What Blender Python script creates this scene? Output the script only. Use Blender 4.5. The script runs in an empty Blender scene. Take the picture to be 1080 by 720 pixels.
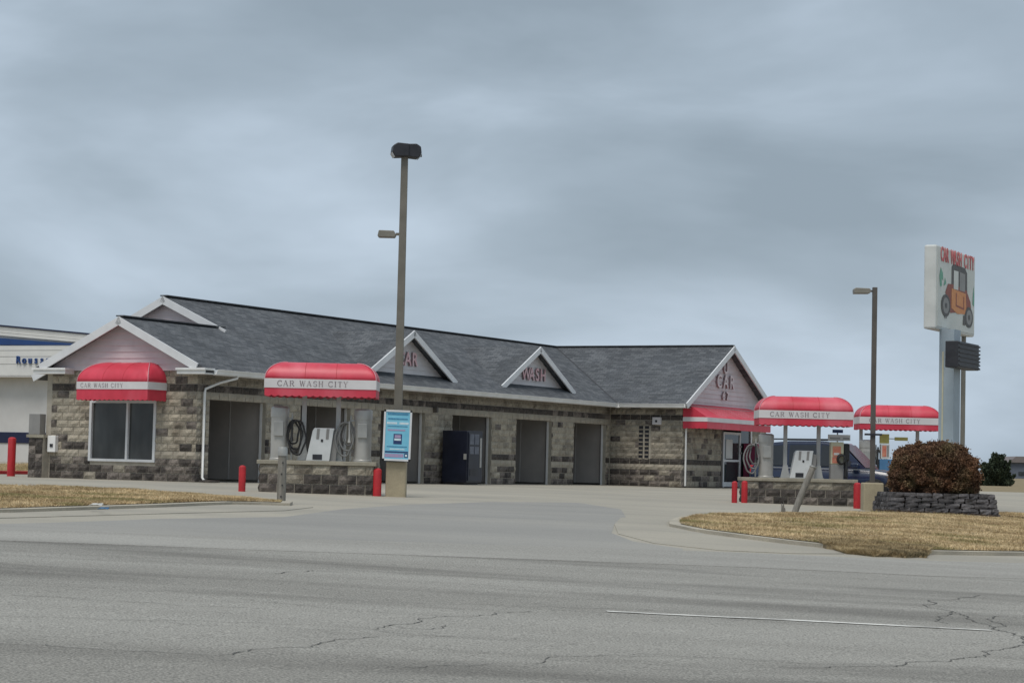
import bpy, bmesh, math, random
import numpy as np
from mathutils import Vector, Matrix

random.seed(7)
rng = np.random.default_rng(7)
scene = bpy.context.scene
col = scene.collection
PI = math.pi

# ------------------------------------------------------------------ camera
FPX, PITCH, ROLL, CAMZ = 2300.0, 0.0567, 0.0232, 0.6442
cd = bpy.data.cameras.new('camera')
cd.sensor_fit = 'HORIZONTAL'; cd.sensor_width = 36.0
cd.lens = FPX / 1080 * 36.0
cd.clip_start = 0.5; cd.clip_end = 6000
cam = bpy.data.objects.new('camera', cd); col.objects.link(cam)
cam.matrix_world = Matrix.Translation((0, 0, CAMZ)) @ Matrix.Rotation(PI / 2 + PITCH, 4, 'X') @ Matrix.Rotation(ROLL, 4, 'Z')
scene.camera = cam

# ------------------------------------------------------------------ world: overcast
SUN_EL, SUN_AZ = math.radians(64), math.radians(205)
w = bpy.data.worlds.new('World'); scene.world = w; w.use_nodes = True
nt = w.node_tree; nt.nodes.clear()
N = nt.nodes.new; LK = nt.links.new
out = N('ShaderNodeOutputWorld')
sky = N('ShaderNodeTexSky'); sky.sky_type = 'NISHITA'; sky.sun_disc = False
sky.sun_elevation = SUN_EL; sky.sun_rotation = SUN_AZ; sky.dust_density = 3.0
bg_s = N('ShaderNodeBackground'); bg_s.inputs[1].default_value = 0.05; LK(sky.outputs[0], bg_s.inputs[0])
tc = N('ShaderNodeTexCoord')
mp = N('ShaderNodeMapping'); mp.inputs['Scale'].default_value = (4.6, 4.6, 13.0); mp.inputs['Location'].default_value = (6.6, 9.1, 5.2)
LK(tc.outputs['Generated'], mp.inputs[0])
n1 = N('ShaderNodeTexNoise'); n1.inputs['Scale'].default_value = 1.0; n1.inputs['Detail'].default_value = 5; n1.inputs['Roughness'].default_value = 0.49; n1.inputs['Distortion'].default_value = 0.25
LK(mp.outputs[0], n1.inputs['Vector'])
cr = N('ShaderNodeValToRGB')
e = cr.color_ramp.elements
e[0].position = 0.33; e[0].color = (0.190, 0.234, 0.276, 1)
e[1].position = 0.68; e[1].color = (0.340, 0.404, 0.474, 1)
m_ = cr.color_ramp.elements.new(0.50); m_.color = (0.246, 0.298, 0.350, 1)
LK(n1.outputs[0], cr.inputs[0])
bg_c = N('ShaderNodeBackground'); bg_c.inputs[1].default_value = 1.15; LK(cr.outputs[0], bg_c.inputs[0])
mx = N('ShaderNodeMixShader'); mx.inputs[0].default_value = 0.90
LK(bg_s.outputs[0], mx.inputs[1]); LK(bg_c.outputs[0], mx.inputs[2]); LK(mx.outputs[0], out.inputs[0])

sd = bpy.data.lights.new('sun', 'SUN'); sd.energy = 1.5; sd.angle = math.radians(28); sd.color = (1.0, 0.945, 0.875)
sun = bpy.data.objects.new('sun', sd); col.objects.link(sun)
sdir = Vector((math.sin(SUN_AZ) * math.cos(SUN_EL), math.cos(SUN_AZ) * math.cos(SUN_EL), math.sin(SUN_EL)))
sun.rotation_euler = sdir.to_track_quat('Z', 'Y').to_euler()
sun.location = (0, 0, 60)

scene.view_settings.view_transform = 'Standard'
scene.view_settings.look = 'None'
scene.view_settings.exposure = 0.52
scene.view_settings.gamma = 1.0

# ------------------------------------------------------------------ survey helpers
cr_, sr_ = math.cos(ROLL), math.sin(ROLL)
def ray(px, py):
    xr, yr = px - 540.0, 360.0 - py
    x, y = (cr_ * xr - sr_ * yr) / FPX, (sr_ * xr + cr_ * yr) / FPX
    d = Vector((x, math.cos(PITCH) - math.sin(PITCH) * y, math.sin(PITCH) + math.cos(PITCH) * y))
    return d / d.y
def at(px, py, dist):
    return Vector((0, 0, CAMZ)) + ray(px, py) * dist

TH = 0.491
O = Vector((-8.458, 58.905, 0))
U = Vector((math.sin(TH), math.cos(TH), 0)); V = Vector((-math.cos(TH), math.sin(TH), 0))
HN = [-50, 0, 4, 8, 12, 15, 19.5, 22, 26, 29, 33, 38, 500]
HH = [.644, .644, .69, .76, .84, .905, 1.0, 1.09, 1.24, 1.35, 1.46, 1.5, 1.5]
def sst(a, b, t):
    t = np.clip((t - a) / (b - a), 0, 1); return t * t * (3 - 2 * t)
def zg(x, y):
    x = np.asarray(x, float); y = np.asarray(y, float)
    n = (x - O.x) * -V.x + (y - O.y) * -V.y
    h = 0
    for k in (-1.5, -.5, .5, 1.5): h = h + np.interp(n + k, HN, HH) * .25
    z = -(h - .644) * (1 - sst(66, 112, y))
    z = z + .50 * sst(118, 300, y) + .30 * sst(70, 98, y) * sst(-12, -17, x) * (1 - sst(118, 300, y))
    return z
def spot(px, py):
    d = ray(px, py); lo, hi = 4.0, 900.0
    for _ in range(60):
        m = math.sqrt(lo * hi); p = Vector((0, 0, CAMZ)) + d * m
        if p.z > float(zg(p.x, p.y)): lo = m
        else: hi = m
    return Vector((0, 0, CAMZ)) + d * lo
def gz(x, y): return float(zg(x, y))

# ------------------------------------------------------------------ materials
def pmat(name, c1, c2=None, scale=3.0, rough=0.8, bump=0.0, bscale=60.0, rand=0.0, stretch=(1, 1, 1), metal=0.0,
         fine=0.0, detail=5, spec=0.5, lo=.35, hi=.65, coord='pos', c3=None, scale3=1.0, lo3=.55, hi3=.7, coat=0.0):
    m = bpy.data.materials.new(name); m.use_nodes = True
    t = m.node_tree; nn = t.nodes.new; lk = t.links.new
    b = t.nodes['Principled BSDF']
    b.inputs['Roughness'].default_value = rough; b.inputs['Metallic'].default_value = metal
    b.inputs['Specular IOR Level'].default_value = spec
    b.inputs['Coat Weight'].default_value = coat
    if c2 is None: c2 = tuple(x * .85 for x in c1)
    if coord == 'pos': src = nn('ShaderNodeNewGeometry').outputs['Position']
    else: src = nn('ShaderNodeTexCoord').outputs['Object']
    mpn = nn('ShaderNodeMapping'); mpn.inputs['Scale'].default_value = stretch
    lk(src, mpn.inputs[0])
    no = nn('ShaderNodeTexNoise'); no.inputs['Scale'].default_value = scale; no.inputs['Detail'].default_value = detail
    no.inputs['Roughness'].default_value = .6
    lk(mpn.outputs[0], no.inputs['Vector'])
    mr = nn('ShaderNodeMapRange'); mr.inputs[1].default_value = lo; mr.inputs[2].default_value = hi
    lk(no.outputs[0], mr.inputs[0])
    mix = nn('ShaderNodeMix'); mix.data_type = 'RGBA'
    mix.inputs[6].default_value = (*c1, 1); mix.inputs[7].default_value = (*c2, 1)
    lk(mr.outputs[0], mix.inputs[0])
    cur = mix.outputs[2]
    if c3 is not None:
        n3 = nn('ShaderNodeTexNoise'); n3.inputs['Scale'].default_value = scale3; n3.inputs['Detail'].default_value = 6
        lk(mpn.outputs[0], n3.inputs['Vector'])
        r3 = nn('ShaderNodeMapRange'); r3.inputs[1].default_value = lo3; r3.inputs[2].default_value = hi3
        lk(n3.outputs[0], r3.inputs[0])
        x3 = nn('ShaderNodeMix'); x3.data_type = 'RGBA'; x3.inputs[7].default_value = (*c3, 1)
        lk(cur, x3.inputs[6]); lk(r3.outputs[0], x3.inputs[0]); cur = x3.outputs[2]
    if rand > 0 or fine > 0:
        hs = nn('ShaderNodeHueSaturation')
        val = None
        if rand > 0:
            oi = nn('ShaderNodeObjectInfo'); r = nn('ShaderNodeMapRange')
            r.inputs[3].default_value = 1 - rand; r.inputs[4].default_value = 1 + rand
            lk(oi.outputs['Random'], r.inputs[0]); val = r.outputs[0]
        if fine > 0:
            nf = nn('ShaderNodeTexNoise'); nf.inputs['Scale'].default_value = bscale; nf.inputs['Detail'].default_value = 3
            lk(src, nf.inputs['Vector'])
            rf = nn('ShaderNodeMapRange'); rf.inputs[1].default_value = .3; rf.inputs[2].default_value = .7
            rf.inputs[3].default_value = 1 - fine; rf.inputs[4].default_value = 1 + fine
            lk(nf.outputs[0], rf.inputs[0])
            if val is None: val = rf.outputs[0]
            else:
                mu = nn('ShaderNodeMath'); mu.operation = 'MULTIPLY'; lk(val, mu.inputs[0]); lk(rf.outputs[0], mu.inputs[1]); val = mu.outputs[0]
        lk(val, hs.inputs['Value']); lk(cur, hs.inputs['Color']); cur = hs.outputs[0]
    lk(cur, b.inputs['Base Color'])
    if bump > 0:
        nb = nn('ShaderNodeTexNoise'); nb.inputs['Scale'].default_value = bscale; nb.inputs['Detail'].default_value = 4
        lk(src, nb.inputs['Vector'])
        bp = nn('ShaderNodeBump'); bp.inputs['Strength'].default_value = bump; bp.inputs['Distance'].default_value = .02
        lk(nb.outputs[0], bp.inputs['Height']); lk(bp.outputs[0], b.inputs['Normal'])
    return m

M = {}
M['asphalt'] = pmat('asphalt', (.255, .245, .218), (.325, .314, .282), scale=.35, rough=.9, bump=.9, bscale=58, fine=.55, stretch=(.30, 1.2, 1), c3=(.178, .170, .150), scale3=.55, lo3=.50, hi3=.66, lo=.38, hi=.62)
M['gutter'] = pmat('gutter_concrete', (.325, .313, .282), (.265, .255, .228), scale=.5, rough=.9, fine=.3, bscale=40, stretch=(.25, 1.5, 1))
M['driveway'] = pmat('driveway_asphalt', (.245, .239, .221), (.285, .277, .254), scale=.3, rough=.9, bump=.3, bscale=40, fine=.14, c3=(.31, .298, .268), scale3=.25, lo3=.50, hi3=.72, stretch=(.4, 1, 1))
M['concrete'] = pmat('lot_concrete', (.375, .345, .282), (.30, .28, .235), scale=.35, rough=.9, bump=.2, bscale=30, fine=.10, stretch=(.5, 1, 1))
M['curb'] = pmat('curb_concrete', (.44, .40, .32), (.34, .312, .255), scale=1.2, rough=.9, bump=.3, bscale=40, fine=.12)
M['basec'] = pmat('pole_base_concrete', (.40, .345, .235), (.34, .29, .20), scale=3, rough=.9, bump=.2, bscale=40, fine=.08)
M['field'] = pmat('dormant_field', (.26, .20, .11), (.19, .155, .085), scale=.25, rough=1, fine=.2, bscale=3)
M['soil'] = pmat('thatch_soil', (.33, .25, .14), (.20, .15, .085), scale=1.2, rough=1, fine=.25, bscale=18, bump=.4)
M['straw'] = pmat('dry_grass', (.66, .52, .31), (.34, .245, .13), scale=.75, rough=1, c3=(.26, .235, .10), scale3=.6, lo3=.52, hi3=.66, fine=.5, bscale=16, lo=.40, hi=.62)
M['turf'] = pmat('shaggy_turf', (.50, .39, .22), (.30, .225, .125), scale=2.5, rough=1, c3=(.16, .13, .07), scale3=3, lo3=.5, hi3=.65, fine=.4, bscale=25)
M['leaflitter'] = pmat('leaf_litter', (.16, .10, .055), (.10, .07, .04), scale=4, rough=1)
M['crack'] = pmat('crack', (.075, .072, .067), (.17, .166, .152), scale=5, rough=1)
M['lane'] = pmat('worn_lane_paint', (.70, .69, .64), (.36, .35, .32), scale=5, rough=.8, lo=.44, hi=.56, stretch=(.6, 1, 1), fine=.2)
M['roof'] = None
M['tan1'] = pmat('split_block_tan', (.45, .402, .318), (.345, .307, .243), scale=5, rough=.95, bump=.9, bscale=28, rand=.06, fine=.2, c3=(.20, .17, .13), scale3=1.5, lo3=.52, hi3=.72)
M['tan2'] = pmat('split_block_grey_tan', (.36, .322, .258), (.25, .225, .183), scale=5, rough=.95, bump=.9, bscale=28, rand=.08, fine=.22, c3=(.15, .128, .10), scale3=1.5, lo3=.50, hi3=.68)
M['dark1'] = pmat('split_block_dark', (.048, .042, .038), (.095, .082, .072), scale=6, rough=.95, bump=.9, bscale=28, rand=.3, fine=.3)
M['dark2'] = pmat('split_block_umber', (.135, .117, .103), (.22, .19, .165), scale=6, rough=.95, bump=.9, bscale=28, rand=.25, fine=.25, c3=(.06, .052, .048), scale3=2.0, lo3=.5, hi3=.62)
M['smooth'] = pmat('smooth_sill_block', (.40, .36, .29), (.33, .295, .24), scale=3, rough=.9, bump=.15, bscale=40, rand=.06, fine=.06)
M['mortar'] = pmat('mortar', (.45, .41, .34), (.35, .32, .265), scale=4, rough=.95, bump=.2, bscale=50)
M['cap'] = pmat('stone_cap', (.36, .33, .26), (.26, .24, .19), scale=2.5, rough=.9, bump=.3, bscale=30, fine=.1)
M['white'] = pmat('white_trim', (.72, .73, .74), (.64, .65, .66), scale=2, rough=.5)
M['gutterw'] = pmat('white_gutter', (.80, .80, .79), (.70, .70, .68), scale=2, rough=.5)
M['siding'] = pmat('mauve_siding', (.68, .60, .615), (.61, .535, .55), scale=2, rough=.7, rand=.04)
M['sidingw'] = pmat('pale_siding', (.68, .655, .66), (.61, .585, .59), scale=2, rough=.7, rand=.04)
M['soffit'] = pmat('soffit', (.30, .27, .26), (.25, .225, .22), scale=3, rough=.8)
M['panel'] = pmat('bay_panel', (.45, .415, .385), (.37, .345, .322), scale=1.2, rough=.7, rand=.06)
M['panelstrip'] = pmat('panel_strip', (.62, .60, .58), rough=.6)
M['ceil'] = pmat('bay_ceiling', (.30, .29, .28), rough=.8)
M['jamb'] = pmat('jamb_metal', (.84, .835, .82), (.76, .755, .74), scale=3, rough=.5)
M['glass'] = pmat('window_glass', (.025, .028, .03), (.05, .055, .058), scale=1.2, rough=.06, spec=.6, detail=2)
M['curtain'] = pmat('window_curtain', (.22, .225, .225), (.10, .105, .11), scale=1.5, rough=.9, stretch=(6, 6, .3))
M['red'] = pmat('red_awning_vinyl', (.64, .052, .088), (.55, .036, .062), scale=1.5, rough=.45, bump=.10, bscale=4, fine=.06, c3=(.68, .13, .17), scale3=1.1, lo3=.50, hi3=.75, stretch=(1, 1, .35))
M['piping'] = pmat('awning_piping', (.66, .34, .38), (.60, .25, .29), scale=4, rough=.5)
M['redpaint'] = pmat('red_paint', (.50, .018, .025), (.38, .014, .02), scale=5, rough=.5, fine=.1)
M['redband'] = pmat('white_awning_band', (.70, .68, .68), (.62, .60, .60), scale=2, rough=.5)
M['letterdk'] = pmat('awning_lettering', (.20, .16, .18), (.36, .31, .32), scale=5, rough=.7)
M['letterred'] = pmat('faded_red_letter', (.74, .40, .43), (.74, .58, .59), scale=6, rough=.6)
M['letterpale'] = pmat('pale_sign_letter', (.76, .68, .69), (.66, .56, .57), scale=6, rough=.6)
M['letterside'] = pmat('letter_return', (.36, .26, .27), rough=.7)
M['bronze'] = pmat('weathered_bronze_pole', (.20, .185, .155), (.155, .145, .12), scale=2, rough=.6, metal=.2)
M['bronzed'] = pmat('dark_bronze_pole', (.125, .112, .10), (.10, .09, .08), scale=2, rough=.6, metal=.2)
M['fixture'] = pmat('fixture_paint', (.24, .225, .19), (.19, .18, .15), scale=2, rough=.5)
M['black'] = pmat('black_housing', (.018, .019, .024), (.03, .031, .038), scale=4, rough=.5)
M['navyblk'] = pmat('vending_black', (.008, .010, .020), (.013, .016, .03), scale=3, rough=.35)
M['display'] = pmat('vending_display', (.12, .135, .17), (.07, .08, .11), scale=6, rough=.3)
M['steel'] = pmat('galvanised_steel', (.42, .42, .40), (.34, .34, .325), scale=4, rough=.45, metal=.35)
M['canister'] = pmat('vacuum_canister', (.46, .45, .42), (.38, .37, .345), scale=3, rough=.4, metal=.25)
M['canopypost'] = pmat('canopy_post', (.48, .49, .48), (.40, .41, .40), scale=3, rough=.5)
M['vault'] = pmat('white_vault', (.66, .68, .68), (.58, .60, .60), scale=3, rough=.45)
M['rubber'] = pmat('black_hose', (.014, .014, .015), (.022, .022, .023), scale=8, rough=.6)
M['greyhose'] = pmat('grey_hose', (.22, .22, .215), (.16, .16, .155), scale=8, rough=.6)
M['wood'] = pmat('weathered_wood', (.27, .255, .225), (.18, .17, .15), scale=6, rough=.95, stretch=(3, 3, .35), bump=.4, bscale=30)
M['ledge'] = pmat('dark_ledge_stone', (.125, .118, .120), (.065, .062, .065), scale=4, rough=.95, bump=.8, bscale=20, rand=.35, fine=.3)
M['bushleaf'] = pmat('brown_arborvitae', (.205, .105, .056), (.095, .054, .032), scale=2.6, rough=.9, c3=(.165, .125, .062), scale3=1.8, lo3=.5, hi3=.68, fine=.35, bscale=14)
M['needles'] = pmat('evergreen_needles', (.030, .045, .024), (.048, .066, .036), scale=1.5, rough=.9, fine=.3, bscale=6)
M['bark'] = pmat('bark', (.09, .065, .045), (.06, .045, .032), scale=8, rough=1)
M['signwhite'] = pmat('sign_cabinet', (.62, .64, .62), (.54, .56, .54), scale=2, rough=.5)
M['signface'] = pmat('sign_face', (.62, .63, .58), (.55, .57, .52), scale=1.5, rough=.4)
M['pylon'] = pmat('pylon_column', (.34, .41, .46), (.29, .35, .39), scale=1.5, rough=.5)
M['nbwhite'] = pmat('neighbour_white_panel', (.74, .74, .71), (.66, .66, .64), scale=1, rough=.6)
M['nbwall'] = pmat('neighbour_wall', (.66, .655, .64), (.58, .575, .56), scale=.8, rough=.7)
M['nbblue'] = pmat('neighbour_blue', (.018, .065, .22), (.014, .052, .18), scale=1, rough=.5)
M['nbnavy'] = pmat('neighbour_navy', (.012, .018, .06), rough=.5)
M['bluesign'] = pmat('poster_blue', (.16, .50, .68), (.24, .58, .74), scale=3, rough=.45)
M['bluedk'] = pmat('poster_navy', (.02, .05, .16), rough=.5)
M['postpale'] = pmat('poster_pale_print', (.70, .80, .84), (.52, .68, .76), scale=14, rough=.5)
M['postmid'] = pmat('poster_mid_print', (.045, .20, .36), (.09, .30, .46), scale=20, rough=.5)
M['postpink'] = pmat('poster_pink_print', (.45, .30, .45), (.30, .32, .50), scale=20, rough=.5)
M['carpaint'] = pmat('navy_car_paint', (.010, .018, .048), (.012, .022, .058), scale=1, rough=.25, coat=.6)
M['carglass'] = pmat('car_glass', (.02, .024, .03), (.03, .035, .04), scale=1, rough=.22, spec=.6)
M['chrome'] = pmat('chrome_trim', (.6, .6, .62), rough=.2, metal=.9)
M['tyre'] = pmat('tyre', (.015, .015, .015), rough=.9)
M['rim'] = pmat('wheel_rim', (.35, .35, .36), rough=.35, metal=.7)
M['lampglass'] = pmat('lamp_lens', (.45, .47, .48), rough=.2)
M['cream'] = pmat('cream_panel', (.55, .53, .38), (.48, .46, .33), scale=5, rough=.5)
M['redprint'] = pmat('red_print', (.52, .12, .09), (.58, .26, .16), scale=10, rough=.5)
M['cabgrey'] = pmat('cabinet_grey', (.27, .265, .255), rough=.5)
M['yellow'] = pmat('yellow_sign', (.48, .43, .12), (.42, .37, .10), scale=4, rough=.5)
M['bluebin'] = pmat('blue_plastic', (.07, .19, .35), (.055, .15, .29), scale=3, rough=.5)
M['magenta'] = pmat('magenta_panel', (.27, .035, .09), (.20, .028, .07), scale=3, rough=.4)
M['tealbin'] = pmat('teal_plastic', (.04, .20, .26), rough=.5)
M['paper'] = pmat('paper', (.62, .62, .60), rough=.8)
M['green'] = pmat('sign_green', (.10, .33, .22), (.16, .40, .28), scale=8, rough=.5)
M['orange'] = pmat('sign_orange', (.66, .28, .09), (.60, .23, .07), scale=6, rough=.5)
M['signred'] = pmat('sign_red', (.60, .09, .10), (.55, .16, .15), scale=8, rough=.5)
M['signdark'] = pmat('sign_dark', (.05, .05, .05), (.10, .09, .08), scale=8, rough=.5)
M['signbrown'] = pmat('sign_brown', (.28, .07, .04), rough=.5)
M['farwall'] = pmat('far_wall', (.13, .15, .19), (.11, .125, .16), scale=1, rough=.8)
M['farroof'] = pmat('far_roof', (.20, .175, .17), (.17, .15, .15), scale=1, rough=.8)

def shingle_mat(name, axis):
    m = bpy.data.materials.new(name); m.use_nodes = True
    t = m.node_tree; nn = t.nodes.new; lk = t.links.new; b = t.nodes['Principled BSDF']
    b.inputs['Roughness'].default_value = .92; b.inputs['Specular IOR Level'].default_value = .25
    tcn = nn('ShaderNodeTexCoord'); sp = nn('ShaderNodeSeparateXYZ'); lk(tcn.outputs['Object'], sp.inputs[0])
    mz = nn('ShaderNodeMath'); mz.operation = 'MULTIPLY'; mz.inputs[1].default_value = 2.25; lk(sp.outputs[2], mz.inputs[0])
    cb = nn('ShaderNodeCombineXYZ'); lk(sp.outputs[axis], cb.inputs[0]); lk(mz.outputs[0], cb.inputs[1])
    br = nn('ShaderNodeTexBrick'); lk(cb.outputs[0], br.inputs['Vector'])
    br.inputs['Scale'].default_value = 1.0; br.inputs['Brick Width'].default_value = .30; br.inputs['Row Height'].default_value = .145
    br.inputs['Mortar Size'].default_value = .010; br.inputs['Mortar Smooth'].default_value = .4; br.offset = .5
    br.inputs['Color1'].default_value = (.078, .085, .094, 1); br.inputs['Color2'].default_value = (.136, .144, .153, 1)
    br.inputs['Mortar'].default_value = (.062, .065, .07, 1); br.inputs['Bias'].default_value = -.1
    no = nn('ShaderNodeTexNoise'); no.inputs['Scale'].default_value = .9; no.inputs['Detail'].default_value = 5; lk(tcn.outputs['Object'], no.inputs['Vector'])
    mr = nn('ShaderNodeMapRange'); mr.inputs[1].default_value = .3; mr.inputs[2].default_value = .7; mr.inputs[3].default_value = .82; mr.inputs[4].default_value = 1.18
    lk(no.outputs[0], mr.inputs[0])
    nf = nn('ShaderNodeTexNoise'); nf.inputs['Scale'].default_value = 22; nf.inputs['Detail'].default_value = 3; lk(tcn.outputs['Object'], nf.inputs['Vector'])
    mf = nn('ShaderNodeMapRange'); mf.inputs[1].default_value = .3; mf.inputs[2].default_value = .7; mf.inputs[3].default_value = .78; mf.inputs[4].default_value = 1.22
    lk(nf.outputs[0], mf.inputs[0])
    mu = nn('ShaderNodeMath'); mu.operation = 'MULTIPLY'; lk(mr.outputs[0], mu.inputs[0]); lk(mf.outputs[0], mu.inputs[1])
    hs = nn('ShaderNodeHueSaturation'); lk(br.outputs['Color'], hs.inputs['Color']); lk(mu.outputs[0], hs.inputs['Value'])
    lk(hs.outputs[0], b.inputs['Base Color'])
    bp = nn('ShaderNodeBump'); bp.inputs['Strength'].default_value = .6; bp.inputs['Distance'].default_value = .012
    lk(br.outputs['Fac'], bp.inputs['Height']); bp.invert = True; lk(bp.outputs[0], b.inputs['Normal'])
    return m
M['shu'] = shingle_mat('shingles_along_building', 0)
M['shv'] = shingle_mat('shingles_along_wing', 1)

# ------------------------------------------------------------------ mesh helpers
class MB:
    def __init__(s): s.v = []; s.f = []; s.m = []; s.sm = []
    def add(s, vs, fs, mi=0, smooth=False):
        o = len(s.v); s.v += [tuple(p) for p in vs]
        for f in fs: s.f.append(tuple(i + o for i in f)); s.m.append(mi); s.sm.append(smooth)
        return s
    def box(s, x0, x1, y0, y1, z0, z1, mi=0):
        vs = [(x, y, z) for z in (z0, z1) for y in (y0, y1) for x in (x0, x1)]
        return s.add(vs, [(0, 2, 3, 1), (4, 5, 7, 6), (0, 1, 5, 4), (2, 6, 7, 3), (0, 4, 6, 2), (1, 3, 7, 5)], mi)
    def bar(s, a, b, wx, wy, up=(0, 0, 1), mi=0):
        a, b = Vector(a), Vector(b); d = (b - a).normalized(); upv = Vector(up)
        sx = d.cross(upv)
        if sx.length < 1e-4: sx = d.cross(Vector((1, 0, 0)))
        sx.normalize(); sy = sx.cross(d).normalized()
        vs = []
        for p in (a, b):
            for i, j in ((-1, -1), (1, -1), (1, 1), (-1, 1)): vs.append(p + sx * i * wx / 2 + sy * j * wy / 2)
        return s.add(vs, [(0, 1, 2, 3), (7, 6, 5, 4), (0, 4, 5, 1), (1, 5, 6, 2), (2, 6, 7, 3), (3, 7, 4, 0)], mi)
    def tube(s, pts, r, n=8, mi=0, caps=True, closed=False):
        pts = [Vector(p) for p in pts]; rs = r if isinstance(r, (list, tuple)) else [r] * len(pts)
        vs = []; fs = []; prev = None
        for i, p in enumerate(pts):
            a = pts[max(i - 1, 0)] if not closed else pts[i - 1]
            b = pts[min(i + 1, len(pts) - 1)] if not closed else pts[(i + 1) % len(pts)]
            d = (b - a).normalized()
            if prev is None:
                x = d.cross(Vector((0, 0, 1)));
                if x.length < .05: x = d.cross(Vector((1, 0, 0)))
            else: x = prev - d * prev.dot(d)
            x.normalize(); prev = x; y = d.cross(x)
            for k in range(n):
                t = 2 * PI * k / n; vs.append(p + (x * math.cos(t) + y * math.sin(t)) * rs[i])
        L = len(pts)
        for i in range(L if closed else L - 1):
            j = (i + 1) % L
            for k in range(n):
                k2 = (k + 1) % n; fs.append((i * n + k, i * n + k2, j * n + k2, j * n + k))
        s.add(vs, fs, mi, True)
        if caps and not closed:
            s.add(vs[:n], [tuple(range(n))[::-1]], mi); s.add(vs[-n:], [tuple(range(n))], mi)
        return s
    def lathe(s, prof, c=(0, 0, 0), n=20, mi=0):
        vs = []; fs = []
        for r, z in prof:
            for k in range(n):
                t = 2 * PI * k / n; vs.append((c[0] + r * math.cos(t), c[1] + r * math.sin(t), c[2] + z))
        for i in range(len(prof) - 1):
            for k in range(n):
                k2 = (k + 1) % n; fs.append((i * n + k, i * n + k2, (i + 1) * n + k2, (i + 1) * n + k))
        s.add(vs, fs, mi, True)
        if prof[-1][0] > .01: s.add(vs[-n:], [tuple(range(n))], mi)
        if prof[0][0] > .01: s.add(vs[:n], [tuple(range(n))[::-1]], mi)
        return s
    def prism(s, poly, a, b, fn, mi=0):
        """extrude 2-D polygon between a and b; fn(p, q, t) -> xyz"""
        n = len(poly); vs = [fn(p, q, a) for p, q in poly] + [fn(p, q, b) for p, q in poly]
        fs = [tuple(range(n))[::-1], tuple(range(n, 2 * n))] + [(i, (i + 1) % n, n + (i + 1) % n, n + i) for i in range(n)]
        return s.add(vs, fs, mi)
    def mesh(s, name, mats):
        me = bpy.data.meshes.new(name); me.from_pydata(s.v, [], s.f)
        if not isinstance(mats, (list, tuple)): mats = [mats]
        for m in mats: me.materials.append(m)
        me.polygons.foreach_set('material_index', s.m)
        me.polygons.foreach_set('use_smooth', s.sm)
        bm = bmesh.new(); bm.from_mesh(me); bmesh.ops.recalc_face_normals(bm, faces=bm.faces); bm.to_mesh(me); bm.free()
        me.update(); return me
    def build(s, name, mats, parent=None, bevel=0.0, **kw):
        return link(name, s.mesh(name, mats), parent, bevel, **kw)
def link(name, me, parent=None, bevel=0.0, loc=None, rz=None):
    o = bpy.data.objects.new(name, me); col.objects.link(o)
    if parent: o.parent = parent
    if loc is not None: o.location = loc
    if rz is not None: o.rotation_euler.z = rz
    if bevel:
        b = o.modifiers.new('bevel', 'BEVEL'); b.width = bevel; b.segments = 2; b.limit_method = 'ANGLE'
    return o
def tag(o, label=None, cat=None, group=None, kind=None):
    if label: o['label'] = label
    if cat: o['category'] = cat
    if group: o['group'] = group
    if kind: o['kind'] = kind
    return o
def empty(name, loc, rz=0.0):
    o = bpy.data.objects.new(name, None); col.objects.link(o); o.location = loc; o.rotation_euler.z = rz
    o.empty_display_size = .3
    return o

# ------------------------------------------------------------------ ground sheets
GX = [i * 1.0 for i in range(-34, 41)]; GY = [i * 1.0 for i in range(6, 121)]
def grid_lines(step_near=1.0):
    xs = sorted(set([-3000, -1500, -700, -400, -250, -160, -110, -80, -60, -45] + GX + [48, 60, 80, 110, 160, 250, 400, 700, 1500, 3000]))
    ys = sorted(set([-60, -20, 0] + GY + [126, 134, 144, 156, 170, 190, 215, 245, 275, 300, 350, 450, 600, 900, 1500, 3000, 5000]))
    return xs, ys
def ground_mesh():
    xs, ys = grid_lines()
    X, Y = np.meshgrid(xs, ys); Z = zg(X, Y) - .03
    vs = np.stack([X.ravel(), Y.ravel(), Z.ravel()], 1).tolist(); nx = len(xs); fs = []
    for j in range(len(ys) - 1):
        for i in range(nx - 1): fs.append((j * nx + i, j * nx + i + 1, (j + 1) * nx + i + 1, (j + 1) * nx + i))
    me = bpy.data.meshes.new('ground'); me.from_pydata(vs, [], fs); me.materials.append(M['field'])
    for p in me.polygons: p.use_smooth = True
    return me
tag(link('ground', ground_mesh()), kind='structure')

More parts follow.
